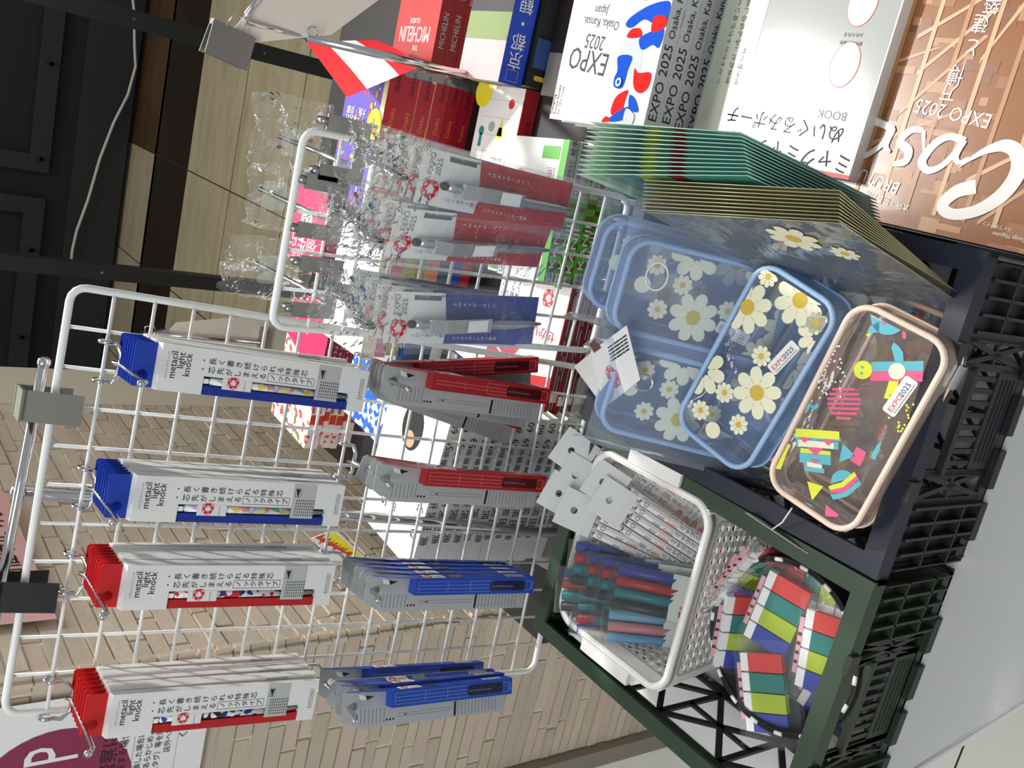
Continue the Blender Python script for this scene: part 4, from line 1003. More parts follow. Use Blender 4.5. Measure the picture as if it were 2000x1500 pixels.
g = MB(); q0 = onz(1547, 992, -.44); g.tube([q0, onz(1528, 1020, -.445), onz(1508, 1034, -.45)], .0007, WHITE, 6); g.build('string', st)

# clear folders fanned against the right side of the crate
def folder(P4, kind, label, group):
    """P4: far top, near top, near bottom, far bottom"""
    t = thing('clear_folder', label, 'folder', Matrix.Translation(P4[3]), group)
    Q = [p-P4[3] for p in P4]
    def q(u, v): return (Q[0]*(1-u)+Q[1]*u)*(1-v)+(Q[3]*(1-u)+Q[2]*u)*v
    nv = (Q[1]-Q[0]).cross(Q[3]-Q[0]).normalized()
    if nv.x > 0: nv = -nv
    g = MB()
    if kind == 't':
        cols = ((0, .07, 'fold_white', 'd5ead8'), (.07, .17, 'fold_pale_green', 'a5d0ae'), (.17, .30, 'fold_slate', '7da69f'), (.30, .38, 'fold_deep_teal', '4f8f92'), (.38, .47, 'fold_lime', 'b3c13c'), (.47, .56, 'fold_leaf', '6fa381'), (.56, .65, 'fold_maroon', '8c3a44'), (.65, 1, 'fold_teal', '5cab9c'))
        for a, b, nm, c in cols:
            m = film(nm, srgbf(c), .93, .2, None, .6); k0 = .0 if a == 0 else .04; k1 = .0
            V = [q(a, 0), q(b, 0), q(b, 1), q(a, 1)]; g.add([tuple(v) for v in V], [(3, 2, 1, 0)], m)
    else:
        m = film('fold_olive', srgbf('8a8660'), .82, .18, (50, .3), .8) if kind == 'o' else film('fold_clear_front', srgbf('b4bbc0'), .45, .05, (12, .6), 1.3)
        V = [q(0, 0), q(1, 0), q(1, 1), q(0, 1)]; g.add([tuple(v) for v in V], [(3, 2, 1, 0)], m)
    g.build('sheet', t)
    g = MB(); em = mat('folder_edge_white', 'a9cfc0', .3) if kind == 't' else mat('folder_edge_gold', 'a19d72', .3)
    for a, b in ((0, 1), (1, 2)): g.tube([Q[a], Q[b]], .0004, em, 5)
    g.build('welded_edge', t)
    if kind == 'f':
        T = basis(q(0, 0)+nv*.0008, (Q[1]-Q[0]), nv)
        s_ = 1 if T.col[1].z > 0 else -1
        g = MB()
        for x, y, q in ((.120, -.030, .020), (.150, -.050, .011)): daisy(g, x, y, q, 0, x*40, 9, 9)
        g.build('printing', t).matrix_local = T
    return t
def srgbf(h): return tuple(int(h[i:i+2], 16)/255 for i in (0, 2, 4))
n = 12
for i in range(n):
    f = i/(n-1); ff = f+.25*math.sin(f*math.pi)*.6
    FT = onz(1152-26*f, 238+102*f, -.335-.004*f); NT = onz(1447+14*f, 259+84*f, -.338)
    NB = Vector((NT.x-.020, NT.y-.012, -.50)); FB = Vector((FT.x-.020, FT.y+.0, -.50))
    folder([FT, NT, NB, FB], 't', 'teal folder with lime and maroon bands, %s of the fan' % ('outermost' if i == 0 else 'innermost' if i == n-1 else FR[i].replace('from the front', 'from the outer side')), 'teal folders fanned beside the navy crate')
n = 9
for i in range(n):
    f = i/(n-1)
    FT = onz(1258-4*f, 352+58*f, -.345); NT = onz(1640-2*f, 372+58*f, -.345)
    NB = onz(1892+6*f, 592-6*f, -.475); FB = Vector((FT.x-.022, FT.y+.012, -.53))
    if NB.x > .168: NB.x = .168
    folder([FT, NT, NB, FB], 'o', 'clear folder with gold edge, %s of the olive fan' % ('outermost' if i == 0 else 'innermost' if i == n-1 else FR[i].replace('from the front', 'from the outer side')), 'gold edged folders in the navy crate')
FT = onz(1262, 414, -.347); NT = onz(1642, 436, -.347); NB = onz(1896, 606, -.478); FB = onz(1500, 548, -.47)
folder([FT, NT, NB, FB], 'f', 'clear folder with daisies, facing the pouches at the inner side of the fan', None)
# ---------------------------------------------------------------- books and magazines on the black table
def book(M, L, W, Tk, front, spine, label, group=None, deco=None, pages=PAGES, name='book', cat='book', back=None):
    """lies flat: spine along X facing the viewer, top of the cover towards -X"""
    t = thing(name, label, cat, M, group); b = .0012 if Tk > .006 else .0005
    g = MB(); g.box((0, .0015, Tk-b), (L, W, Tk), front); g.box((0, .0015, 0), (L, W, b), back or front); g.box((0, 0, 0), (L, .0016, Tk), spine)
    TC = Matrix(((0, -1, 0, L), (1, 0, 0, 0), (0, 0, 1, Tk), (0, 0, 0, 1)))
    if deco: deco(g, TC, FRONT, L, W, Tk)
    g.build('cover', t)
    g = MB(); g.box((.002, .0017, b), (L-.002, W-.002, Tk-b), pages); g.build('pages', t)
    return t
def stack(n, x, y, z0, L, W, Tk, rz, fn, labels, group, jit=.003, seed=1):
    """n equal books piled up; every book its own object"""
    r = random.Random(seed); first = None; out = []
    for i in range(n-1, -1, -1):
        M = T3(x+r.uniform(-jit, jit), y+r.uniform(-jit, jit)*.6, z0+Tk*1.01*i) @ RZm(rz+r.uniform(-.6, .6))
        lab = labels(n-1-i)
        if first is None: first = fn(M, lab, group)
        else: out.append(dup(first, M, lab, group))
    return first
GREYT = mat('grey_print', 'aab0b2', .5); SPG = mat('spine_grey', 'c9cbca', .5)
# --- white exhibition guide books
def blob(g, pts, m, T, z, W, H):
    """smooth closed shape through control points (fractions of the cover)"""
    n = len(pts); out = []
    for i in range(n):
        p0, p1, p2, p3 = pts[i-1], pts[i], pts[(i+1) % n], pts[(i+2) % n]
        for k in range(5):
            t = k/5; out.append(tuple(.5*((2*p1[a])+(-p0[a]+p2[a])*t+(2*p0[a]-5*p1[a]+4*p2[a]-p3[a])*t*t+(-p0[a]+3*p1[a]-3*p2[a]+p3[a])*t**3)*(W, H)[a] for a in (0, 1)))
    g.poly(out, m, T, z)
def deco_expo(g, C, S, L, W, Tk):
    z = .0003; X = lambda v: L-v
    g.text('EXPO', .077, X(.074), .034, INK, C, z, 'l', -6, .80); g.text('2025', .089, X(.092), .022, INK, C, z, 'l', -6, .78)
    g.text('Osaka, Kansai,', .072, X(.108), .0135, INK, C, z, 'l', -5, .78); g.text('Japan', .094, X(.123), .0135, INK, C, z, 'l', -5, .8)
    for i, s in enumerate(('Designing', 'Future Society', 'for Our Lives')): g.text(s, W-.004-.0062*i, X(.006), .0056, INK, C, z, 'l', -90)
    rd, bl, gy = mat('cover_red', 'e0211f', .8, spec=.15), mat('cover_blue', '1450c4', .8, spec=.15), mat('cover_grey', 'c6ccce', .8, spec=.15)
    F_ = lambda pts: [(max(0, min(W, u))/W, max(0, min(L, L-v))/L) for u, v in pts]
    for k, (m, pts) in enumerate((
        (gy, ((.0477, .0945), (.0617, .0826), (.0576, .0709), (.0313, .0467), (.0236, .0429), (.0248, .0718), (.035, .0905))),
        (bl, ((.0614, .1044), (.0565, .1127), (.0329, .124), (.0103, .1285), (.001, .1251), (.001, .1085), (.0141, .1045), (.0343, .1102), (.0503, .102))),
        (bl, ((.0621, .0725), (.0403, .0731), (.0418, .0588), (.0447, .041), (.0579, .0412), (.0608, .0496), (.0585, .0582))),
        (rd, ((.0545, .0919), (.051, .1003), (.0374, .1012), (.0334, .093))), (rd, ((.0323, .0608), (.0247, .057), (.0065, .0577), (.0054, .0438), (.0153, .0367), (.0274, .0427))),
        (rd, ((.035, .039), (.0515, .0304), (.0535, .0131), (.0381, .0142), (.0356, .0297))), (bl, ((.035, .0905), (.0237, .0972), (.003, .1022), (.003, .083), (.0135, .0852), (.0276, .08))),
        (rd, ((.0195, .1134), (.002, .1125), (.002, .1022), (.0191, .098))), (bl, ((.0523, .0098), (.028, .0226), (.0288, .0098), (.0506, .0047))), (rd, ((.065, .0036), (.0592, .0101), (.0509, .0056))),
        (bl, ((.020, .030), (.030, .034), (.026, .020), (.012, .018))), (rd, ((.036, .130), (.052, .134), (.050, .148), (.034, .150))), (gy, ((.030, .020), (.016, .014), (.018, .004), (.030, .004))),
        (bl, ((.040, .150), (.060, .156), (.050, .178), (.020, .170), (.006, .150))), (rd, ((.010, .165), (.030, .170), (.026, .190), (.006, .192))))): blob(g, F_(pts), m, C, z+.0001*k, W, L)
    g.disc(.051, L-.046, .0045, WHITE, C, .0022, 16); g.disc(.051, L-.046, .0024, bl, C, .0024, 12)
    g.text('EXPO 2025', .012, Tk*.22, Tk*.86, INK, S, .0004, 'l', 0, .95); g.text('Osaka, Kansai, Japan', .094, Tk*.28, Tk*.62, INK, S, .0004, 'l', 0, .95)
stack(4, .232, -.058, TZ, .215, .158, .0200, 2.0, lambda M, l, gr: book(M, .215, .158, .0198, WHITE, SPG, l, gr, deco_expo), lambda i: 'white guide book with red and blue cover shapes, %s' % NTH[i], 'white exhibition guide books', .002, 3)
# --- red restaurant guides
GR = mat('guide_red', 'd41f27', .35); GRD = mat('guide_spine_red', '861419', .4); GRB = mat('guide_band', 'b3141b', .35)
def deco_guide(g, C, S, L, W, Tk):
    z = .0003; g.rect(0, L*.50, W, L, GRB, C, z*.5); g.disc(W*.78, L*.66, W*.13, GR, C, z*.8, 20, L*.13)
    g.text('THE', W*.38, L*.88, .010, WHITE, C, z, 'l', 0, .8); g.text('MICHELIN', W*.16, L*.755, .030, WHITE, C, z, 'l', 0, .62); g.text('GUIDE', W*.43, L*.70, .0095, WHITE, C, z, 'l')
    g.text('ミシュランガイド', W*.32, L*.44, .013, WHITE, C, z, 'l', 0, .8); g.text('京都・大阪 2025', W*.36, L*.36, .012, WHITE, C, z, 'l', 0, .8)
    g.text('MICHELIN', .024, Tk*.25, Tk*.62, GREYT, S, .0004, 'l', 0, .9); g.text('2025', .003, Tk*.25, Tk*.6, GREYT, S, .0004, 'l', 90, .5)
    g.vtext('京都大阪', .085, Tk*.5, Tk*.8, Tk*1.1, GREYT, S, .0004, 90); g.vtext('ミシュランガイド', .150, Tk*.5, Tk*.5, Tk*.42, GREYT, S, .0004, 90)
stack(5, .264, .362, TZ, .20, .113, .0190, 1.0, lambda M, l, gr: book(M, .20, .113, .0188, GR, GRD, l, gr, deco_guide), lambda i: 'red restaurant guide with white lettering, %s of its stack' % NTH[i], 'red restaurant guides', .002, 5)
# red leaflet with print, standing bent behind the sign pole
g = MB(); V = []; n = 8
for i in range(n+1):
    f = i/n; a = onz(598+80*f, 82+108*f, -.40); b = onz(735+85*f+12*math.sin(f*3.1), 78+52*f, -.45)
    V += [tuple(a), tuple(a.lerp(b, .28)), tuple(a.lerp(b, .72)), tuple(b)]
LR = mat('leaflet_red', 'd0252c', .4)
for k, m in ((0, LR), (1, WHITE), (2, LR)): g.add(V, [(4*i+k, 4*i+k+1, 4*i+k+5, 4*i+k+4) for i in range(n)], m, None, True)
lf = g.build('leaflet'); tag(lf, 'curled red and white leaflet standing beside the red guide books at the sign pole', 'leaflet')
# --- thick culture test book, with its companion below
KB = mat('kyoto_blue', '1c46c8', .4)
def deco_kyoto(g, C, S, L, W, Tk):
    z = .0003
    pics = [mat('pic_night', '22242a', .5), mat('pic_garden', '7f9358', .5), mat('pic_lamp', 'c8a877', .5), mat('pic_blossom', 'e6b4b4', .5), mat('pic_sky', '6e83c8', .5)]
    for i, (a, b, m) in enumerate(((.0, .26, 3), (.26, .44, 1), (.44, .62, 0), (.62, .78, 2), (.78, 1, 4))): g.rect(0, L*(1-b), W, L*(1-a), pics[m], C, z)
    g.vtext('京都・観光文化検定', .020, Tk*.5, Tk*.62, Tk*.62, WHITE, S, .0004, 90); g.frame(.004, Tk*.25, .018, Tk*.75, .0006, GREYT, S, .0003)
book(T3(.258, .222, TZ+.042) @ RZm(.5), .19, .095, .036, mat('kyoto_cover', '8f7f74', .4), KB, 'thick blue spined culture guide with small pictures on its cover, topmost beside the red guides', None, deco_kyoto)
def deco_night2(g, C, S, L, W, Tk):
    g.prism(rrect(.006, .020, .002, 3, .012, Tk*.5), .0003, .0006, mat('lantern_yellow', 'e0b23c', .5), S); g.rect(.024, Tk*.1, .060, Tk*.9, mat('night_blue', '33518c', .5), S, .0003)
    g.rect(.064, Tk*.1, .13, Tk*.9, mat('pic_night', '22242a', .5), S, .0003)
book(T3(.262, .216, TZ) @ RZm(1), .19, .10, .0405, mat('black_cover', '1a1a1e', .4), mat('black_cover', '1a1a1e', .4), 'thick black spined book with a yellow lantern, under the blue spined culture guide', None, deco_night2)
# --- coffee house book with a night window cover
def deco_cafe(g, C, S, L, W, Tk):
    z = .0003; pane = mat('window_pane', 'dfe0c8', .5); pane2 = mat('window_pane_green', 'cfd27c', .5)
    g.rect(0, 0, W, L*.72, mat('night_wall', '2a2226', .45), C, z*.5); g.rect(0, L*.72, W, L, mat('stone_grey', '8f8a84', .5), C, z*.5)
    for i, x in enumerate((.60, .70, .12, .22)): g.rect(W*x, L*.42, W*(x+.075), L*.66, pane if i < 2 else pane2, C, z)
    for x in (.60, .70): g.poly([(W*x, L*.70), (W*(x+.07), L*.70), (W*(x+.06 if x < .65 else x+.02), L*.84)], pane, C, z)
    for k in range(5):
        for i in range(4): g.rect(W*(.60+.025*i), L*(.43+.045*k), W*(.60+.025*i)+.0005, L*(.46+.045*k), INK, C, z*1.3)
    g.disc(W*.22, L*.79, W*.27, WHITE, C, z*1.5, 36, L*.20); g.vtext('京都', W*.34, L*.90, .013, .014, INK, C, z*2); g.vtext('喫茶店ロード', W*.22, L*.93, .010, .0105, INK, C, z*2)
book(T3(.257, .085, TZ) @ RZm(.5), .19, .128, .016, mat('night_wall', '2a2226', .45), mat('stone_grey', '8f8a84', .5), 'dark coffee house book with lit windows and white oval on its cover', None, deco_cafe)
# --- thick red spined town guides
OSR = mat('osaka_spine', 'ad1a30', .4)
def deco_osaka(g, C, S, L, W, Tk):
    z = .0003; r = random.Random(8)
    g.rect(W*.06, 0, W, L, mat('cover_violet', '5a48b4', .4), C, z*.5); g.rect(0, 0, W*.10, L, mat('cover_cream', 'f2ecb4', .4), C, z*.6)
    cs = [mat('art_orange', 'e88a2c', .5), mat('art_yellow', 'f0c838', .5), mat('art_red', 'd4452e', .5), mat('art_brown', '9a5a3a', .5), mat('art_white', 'f3ead8', .5)]
    for k in range(70):
        x, y = r.uniform(.12, .97), r.uniform(.02, .98)
        if .40 < x < .80 and y > .66: continue
        a, b = r.uniform(.02, .07), r.uniform(.015, .05); g.rect(W*x, L*y, min(W, W*(x+a)), min(L, L*(y+b)), r.choice(cs), C, z*.8+.00001*k)
    g.text('くいだおれ', W*.88, L*.36, .012, WHITE, C, .0014, 'r'); g.text('大阪・京都', W*.88, L*.30, .012, WHITE, C, .0014, 'r')
    g.disc(W*.16, L*.40, W*.17, mat('sticker_yellow', 'f6ea1c', .4), C, .0016, 30, L*.125); g.text('1', W*.16, L*.345, .032, LRED, C, .0018, 'c'); g.text('No', W*.08, L*.39, .008, INK, C, .0018, 'c'); g.text('位', W*.25, L*.39, .008, INK, C, .0018, 'c')
    g.text('旅', .075, Tk*.10, Tk*1.0, mat('art_yellow', 'f0c838', .5), S, .0004, 'l', 0, 1.1); g.text('Osaka', .118, Tk*.32, Tk*.42, mat('art_orange', 'e88a2c', .5), S, .0004, 'l'); g.text('Gakken', .164, Tk*.3, Tk*.46, INK, S, .0004, 'l')
stack(6, .058, .384, TZ, .188, .122, .0232, 0, lambda M, l, gr: book(M, .188, .122, .0230, mat('cover_cream', 'f2ecb4', .4), OSR, l, gr, deco_osaka), lambda i: 'thick town guide with red spine and yellow sign, %s of its stack' % NTH[i], 'red spined town guides', .004, 7)
# --- syllabary book and character books
def deco_hira(g, C, S, L, W, Tk):
    z = .0003; tl = mat('art_teal', '2f8f86', .5); yl = mat('sticker_yellow', 'f6ea1c', .4)
    g.disc(W*.96, L*.06, .020, yl, C, z, 24); g.text('はじめてのひらがな・カタカナ', W*.10, L*.62, .0075, BLUE, C, z); g.text('Japanese Alphabet', W*.45, L*.82, .0055, BLUE, C, z); g.text('A Picture Dictionary of the', W*.42, L*.87, .0035, GREYINK, C, z)
    g.frame(W*.15, L*.48, W*.72, L*.58, .0004, GREYINK, C, z); g.text('Bret Mayer', W*.24, L*.515, .0055, GREYINK, C, z)
    g.disc(W*.84, L*.34, .006, tl, C, z); g.rect(W*.80, L*.36, W*.87, L*.46, tl, C, z); g.disc(W*.40, L*.34, .008, yl, C, z); g.poly([(W*.34, L*.36), (W*.46, L*.36), (W*.40, L*.22)], yl, C, z); g.disc(W*.26, L*.12, .0065, LRED, C, z); g.rect(W*.35, L*.74, W*.50, L*.90, tl, C, z); g.disc(W*.62, L*.30, .007, GREYT, C, z)
    for k in range(6): g.rect(W*.1, L*(.10+.13*k), W*.9, L*(.10+.13*k)+.0003, GREYINK, C, z*.9)
    g.rect(L*.30, 0, L*.60, Tk, SPG, S, .0003); g.text('はじめてのひらがな', L*.30, Tk*.2, Tk*.45, INK, S, .0005)
book(T3(.080, .233, TZ) @ RZm(1), .180, .100, .022, WHITE, mat('hira_red', 'b02430', .4), 'white syllabary picture book with a yellow burst sticker, lying alone', None, deco_hira)
GN = mat('kanji_green', '4fae2a', .4); BN = mat('kanji_brown', '6f4a28', .5)
def deco_kanji(g, C, S, L, W, Tk):
    z = .0003; og = mat('art_orange', 'e88a2c', .5)
    g.rect(0, 0, W*.10, L, GN, C, z*.6); g.disc(W*.90, L*.80, .030, GN, C, z*.7, 30); g.disc(W*.90, L*.80, .024, BN, C, z*.8, 30); g.disc(W*.90, L*.80, .017, og, C, z*.9, 30); g.disc(W*.90, L*.80, .010, WHITE, C, z, 30)
    g.poly([(W*.45, L*.55), (W*.60, L*.75), (W*.52, L*.80)], GN, C, z); g.poly([(W*.35, L*.30), (W*.62, L*.42), (W*.38, L*.48)], og, C, z); g.disc(W*.72, L*.30, .012, og, C, z, 20); g.rect(W*.12, L*.05, W*.40, L*.14, GN, C, z)
    for x, y, ch in ((.18, .82, '波'), (.70, .93, '虹'), (.30, .62, '魚'), (.16, .20, '草')):
        g.rect(W*x, L*y, W*x+.013, L*y+.013, WHITE, C, z*1.2); g.frame(W*x, L*y, W*x+.013, L*y+.013, .0006, BN, C, z*1.4); g.text(ch, W*x+.0065, L*y+.002, .0105, INK, C, z*1.5, 'c')
    g.rect(0, 0, L*.62, Tk, GN, S, .0002)
    for k in range(7): g.rect(L*(.04+.085*k), 0, L*(.075+.085*k), Tk, BN, S, .0003)
    g.text('KANJI', L*.12, Tk*.18, Tk*.85, WHITE, S, .0005, 'l', 0, 1.9); g.rect(0, Tk*.05, L*.09, Tk*.95, SPG, S, .0004); g.text('うみ', .001, Tk*.2, Tk*.55, INK, S, .0006)
    g.rect(L*.62, 0, L, Tk, SPG, S, .0002); g.text('ことわざのかんじ', L*.635, Tk*.2, Tk*.62, INK, S, .0005, 'l', 0, .62); g.text('絵本', L*.90, Tk*.15, Tk*.7, INK, S, .0005)
kf = lambda M, l, gr: book(M, .162, .112, .0128, WHITE, GN, l, gr, deco_kanji)
stack(7, .046, .026, TZ, .162, .112, .0130, 4.0, kf, lambda i: 'white character book, green spine, %s in its stack' % NTH[i], 'character books behind the smaller panel', .005, 11)
# --- rear rows, half hidden by the panels
def plain(front, spine, deco=None, L=.2, W=.14, Tk=.02): return lambda M, l, gr: book(M, L, W, Tk*.99, front, spine, l, gr, deco)
MG = mat('magenta_cover', 'cf3163', .4)
def deco_pink(g, C, S, L, W, Tk):
    z = .0003; g.text('2025', W*.50, L*.84, .022, WHITE, C, z); g.text('御朱印', W*.22, L*.58, .036, WHITE, C, z); g.disc(W*.55, L*.42, .022, WHITE, C, z, 24); g.poly([(W*.55, L*.42), (W*.55, L*.42+.018), (W*.55-.016, L*.42)], INK, C, z*1.3)
stack(3, -.085, .585, TZ, .125, .15, .030, 0, plain(MG, mat('magenta_spine', 'a32a52', .4), deco_pink, .125, .15, .030), lambda i: 'magenta book with white characters, back row, %s' % NTH[i], 'magenta books in the back row', .003, 2)
sp = [('ivory', 'ded8c8'), ('rose', 'c98aa0'), ('olive', 'a3a857'), ('moss', '8d9a4e'), ('coral', 'dd8a6c'), ('slate', '4f6f74'), ('cobalt', '2c50b8'), ('scarlet', 'cf2b35')]
for i, (nm, c) in enumerate(sp):
    book(T3(-.135+.004*(i % 3), .300+.003*(i % 2), TZ+.0185*(7-i)), .19, .13, .0182, WHITE, mat('spine_'+nm, c, .45), 'book with %s spine between the pen bags, %s of the mixed stack' % (nm, NTH[i]), 'mixed stack between the pen bags')
FLW = patches('floral_pink', ['f2dcd6', 'f2dcd6', 'f0d4ce', 'c8545c', 'f4e2dc', 'f2dcd6', '8a7a4a', 'f0d8d2'], 130, .5); MRN = mat('maroon_spine', '7c1634', .4)
def deco_fl(g, C, S, L, W, Tk):
    z = .0003; g.poly([(0, 0), (W, 0), (W, L*.30), (W*.3, L*.42), (0, L*.30)], MG, C, z); g.text('ハワイ', W*.45, L*.12, .022, WHITE, C, z*1.3)
    g.rect(L*.55, 0, L, Tk, MRN, S, .0003); g.vtext('ポケット', L*.70, Tk*.5, Tk*.7, Tk*.75, WHITE, S, .0005, 90); g.rect(L*.2, 0, L*.28, Tk, mat('art_red', 'd4452e', .5), S, .0003)
stack(7, -.362, .545, TZ, .215, .150, .0118, -3.5, plain(FLW, FLW, deco_fl, .215, .150, .0118), lambda i: 'floral pink pocket guide with maroon spine end, %s of its stack' % NTH[i], 'floral pink pocket guides', .004, 4)
WAVE = patches('wave_blue', ['1f5fc0', 'f2f4f6', '1f5fc0', 'f2f4f6', '2c6ccc', '1f5fc0'], 110, .45)
def deco_wave(g, C, S, L, W, Tk):
    z = .0003; blob(g, [(.35, .30), (.62, .42), (.50, .50), (.56, .72), (.40, .56), (.18, .62), (.32, .46)], WHITE, C, z, W, L)
tls = [('top', WAVE, mat('wave_spine', '3a4f78', .5), deco_wave, 'blue wave patterned book with a white bird on its cover, topmost of its stack')]
zz = TZ
for k, (c, h, lab) in enumerate((('e3e0d0', .014, 'cream spined book at the bottom of the stack under the blue wave pattern'), ('7d8a5c', .014, 'leafy green spined book, fourth in the stack under the blue wave pattern'), ('efeee8', .018, 'white spined book, middle of the stack under the blue wave pattern'), ('2c5666', .014, 'teal spined book, third in the stack under the blue wave pattern'), ('28505f', .014, 'teal spined book directly beneath the blue wave pattern'))):
    book(T3(-.262+.003*(k % 2), .300, zz) @ RZm(-4), .19, .132, h, WHITE, mat('stack_spine_%d' % k, c, .5), lab); zz += h*1.01
book(T3(-.262, .300, zz) @ RZm(-4), .19, .132, .016, WAVE, mat('wave_spine', '3a4f78', .5), tls[0][4], None, deco_wave)
def deco_vio(g, C, S, L, W, Tk):
    g.disc(W*.18, L*.30, .020, LRED, C, .0003, 20); g.rect(0, 0, W, L*.28, WHITE, C, .0002); g.rect(W*.8, L*.3, W, L, GREYT, C, .0002)
book(T3(-.215, .150, TZ+.03) @ RZm(-6), .15, .115, .012, mat('violet_cover', '3c2c6c', .4), WHITE, 'violet cover book with a red round sticker behind the main panel', None, deco_vio)
for k in range(2): book(T3(-.222+.003*k, .148, TZ+.0148*k) @ RZm(-6), .15, .115, .0146, GREYT, mat('grey_spine', 'b9bbbb', .5), 'grey spined book %s under the violet cover book' % ('directly' if k else 'at the bottom'), 'grey books under the violet cover')
def deco_rw(g, C, S, L, W, Tk):
    z = .0003; g.poly([(0, L*.55), (W*.5, L*.62), (W, L*.50), (W, L), (0, L)], RED, C, z); g.poly([(0, L*.80), (W*.30, L*.74), (W*.6, L*.90), (W*.3, L*.98)], WHITE, C, z*1.2); g.poly([(W*.1, L*.62), (W*.25, L*.66), (W*.14, L*.86)], BLUE, C, z*1.4)
    ring_logo(g, W*.28, L*.12, .022, C, z*1.5); g.disc(W*.70, L*.42, .026, LRED, C, z*1.5, 26); g.text('せかい', W*.08, L*.30, .016, LRED, C, z*1.5); g.text('ひらいた', W*.70, L*.40, .0075, WHITE, C, .0009, 'c')
    for i, s in enumerate(('ミャクミャク', 'シールで', '貼りながら', '親しむ本')): g.vtext(s, W*.95-.010*i, L*.20, .008, .0082, INK, C, z*1.5)
    g.lines(.004, Tk*.2, L-.004, Tk*.8, 2, GREYT, S, .0003); g.rect(L*.30, 0, L*.36, Tk, WHITE, S, .0003)
stack(4, -.150, .002, TZ+.006, .20, .135, .0145, 1.0, plain(WHITE, mat('dark_red_spine', '7a1520', .4), deco_rw, .20, .135, .0145), lambda i: 'red and white sticker book with dark red spine, %s of its stack' % NTH[i], 'red and white sticker books', .003, 6)
# --- tall pile of white books with black characters
def deco_ok(g, C, S, L, W, Tk):
    z = .0003; g.text('59-60', W*.62, L*.80, .018, INK, C, z, 'l', -90); g.vtext('奥田民生', W*.50, L*.86, .012, .014, INK, C, z); g.text('ひとり健康', W*.05, L*.82, .016, INK, C, z, 'l', -90); g.disc(W*.52, L*.22, .022, INK, C, z, 24, .028); g.disc(W*.52, L*.30, .010, mat('skin_tone', 'd9a983', .6), C, z*1.3, 16)
    g.vtext('奥田民生', .030, Tk*.5, Tk*.85, Tk*1.05, INK, S, .0004, 90); g.vtext('メンタル', .084, Tk*.65, Tk*.55, Tk*.6, INK, S, .0004, 90); g.vtext('健康金', .120, Tk*.65, Tk*.62, Tk*.7, INK, S, .0004, 90); g.text('59', .150, Tk*.2, Tk*.9, INK, S, .0004); g.text('60', .170, Tk*.2, Tk*.9, INK, S, .0004)
stack(14, -.288, -.006, TZ, .188, .128, .0148, -4.0, plain(WHITE, mat('white_spine', 'd4d5d2', .5), deco_ok, .188, .128, .0148), lambda i: 'white book with black spine characters, %s of the pile' % NTH[i], 'tall pile of white books', .002, 9)
# comic style card behind the pile
g = MB(); P = [ony(*q, .16) for q in ((608, 1052), (655, 1034), (716, 1092), (650, 1100))]
V = [tuple(p) for p in P]+[(p.x, p.y+.0012, p.z) for p in P]
g.add(V, [(0, 1, 2, 3), (7, 6, 5, 4), (0, 4, 5, 1), (1, 5, 6, 2), (2, 6, 7, 3), (3, 7, 4, 0)], WHITE)
P2_ = [ony(*q, .1595) for q in ((630, 1046), (653, 1040), (705, 1086), (690, 1090))]; g.add([tuple(p) for p in P2_], [(0, 1, 2, 3)], mat('sticker_yellow', 'f6ea1c', .4))
for k in range(5):
    x0 = 614+13*k; q = [ony(x0+a, 1050+7*k+b, .159) for a, b in ((0, 0), (22, -8+2*k), (14, 3), (28, 0), (8, 14), (12, 5))]; g.add([tuple(p) for p in q], [(0, 1, 2, 3, 4, 5)], mat('art_red', 'd4452e', .5))
tag(g.build('comic_card'), 'comic style card with jagged red letters on yellow, behind the third pencil column', 'card')
# --- big cover mook and architecture magazine at the right
GLOSS = mat('gloss_white', 'b2b5b3', .13, spec=.6, coat=.3, bump=(9, .12))
def deco_mook(g, C, S, L, W, Tk):
    z = .0003; X = lambda v: L-v
    g.rect(0, L-.004, W, L, LRED, C, z); g.text('大阪・関西万博', .030, X(.0035), .004, WHITE, C, z*1.4)
    g.text('ミャクミャク', .004, X(.020), .0205, INK, C, z, 'l', -1, .95); g.text('ぬいぐるみポーチ', .020, X(.044), .0190, INK, C, z, 'l', -2, .95); g.text('BOOK', .022, X(.0575), .0115, GREYINK, C, z)
    g.text('背中に小物を', .028, X(.119), .0042, INK, C, z); g.text('入れられる', .030, X(.126), .0042, INK, C, z)
    for v in (.0985, .152): g.disc(.040, X(v), .0155, LRED, C, z, 30, .0205); g.disc(.040, X(v), .0148, mat('circle_photo', 'cfd3d6', .4), C, z*1.4, 30, .0198)
    g.rect(.148, 0, W-.003, L-.004, mat('pale_green_strip', 'c9cebb', .3), C, z)
    for i, s in enumerate(('「ミャクミャクがぬいぐるみポーチに', '生まれた。みんなのしるし、水の', '生き物です')): g.vtext(s[:14], .186-.012*i, X(.070), .0072, .0076, INK, C, z*1.6)
book(T3(.225, -.272, TZ), .30, .205, .020, GLOSS, WHITE, 'glossy white mook with handwritten title, between the white guide books and the wooden cover magazine', None, deco_mook, name='magazine', cat='magazine')
WD = [mat('wood_%d' % i, c, .35) for i, c in enumerate(('b98455', '9d6339', 'd6ad80', '84502e', 'c6986a'))]
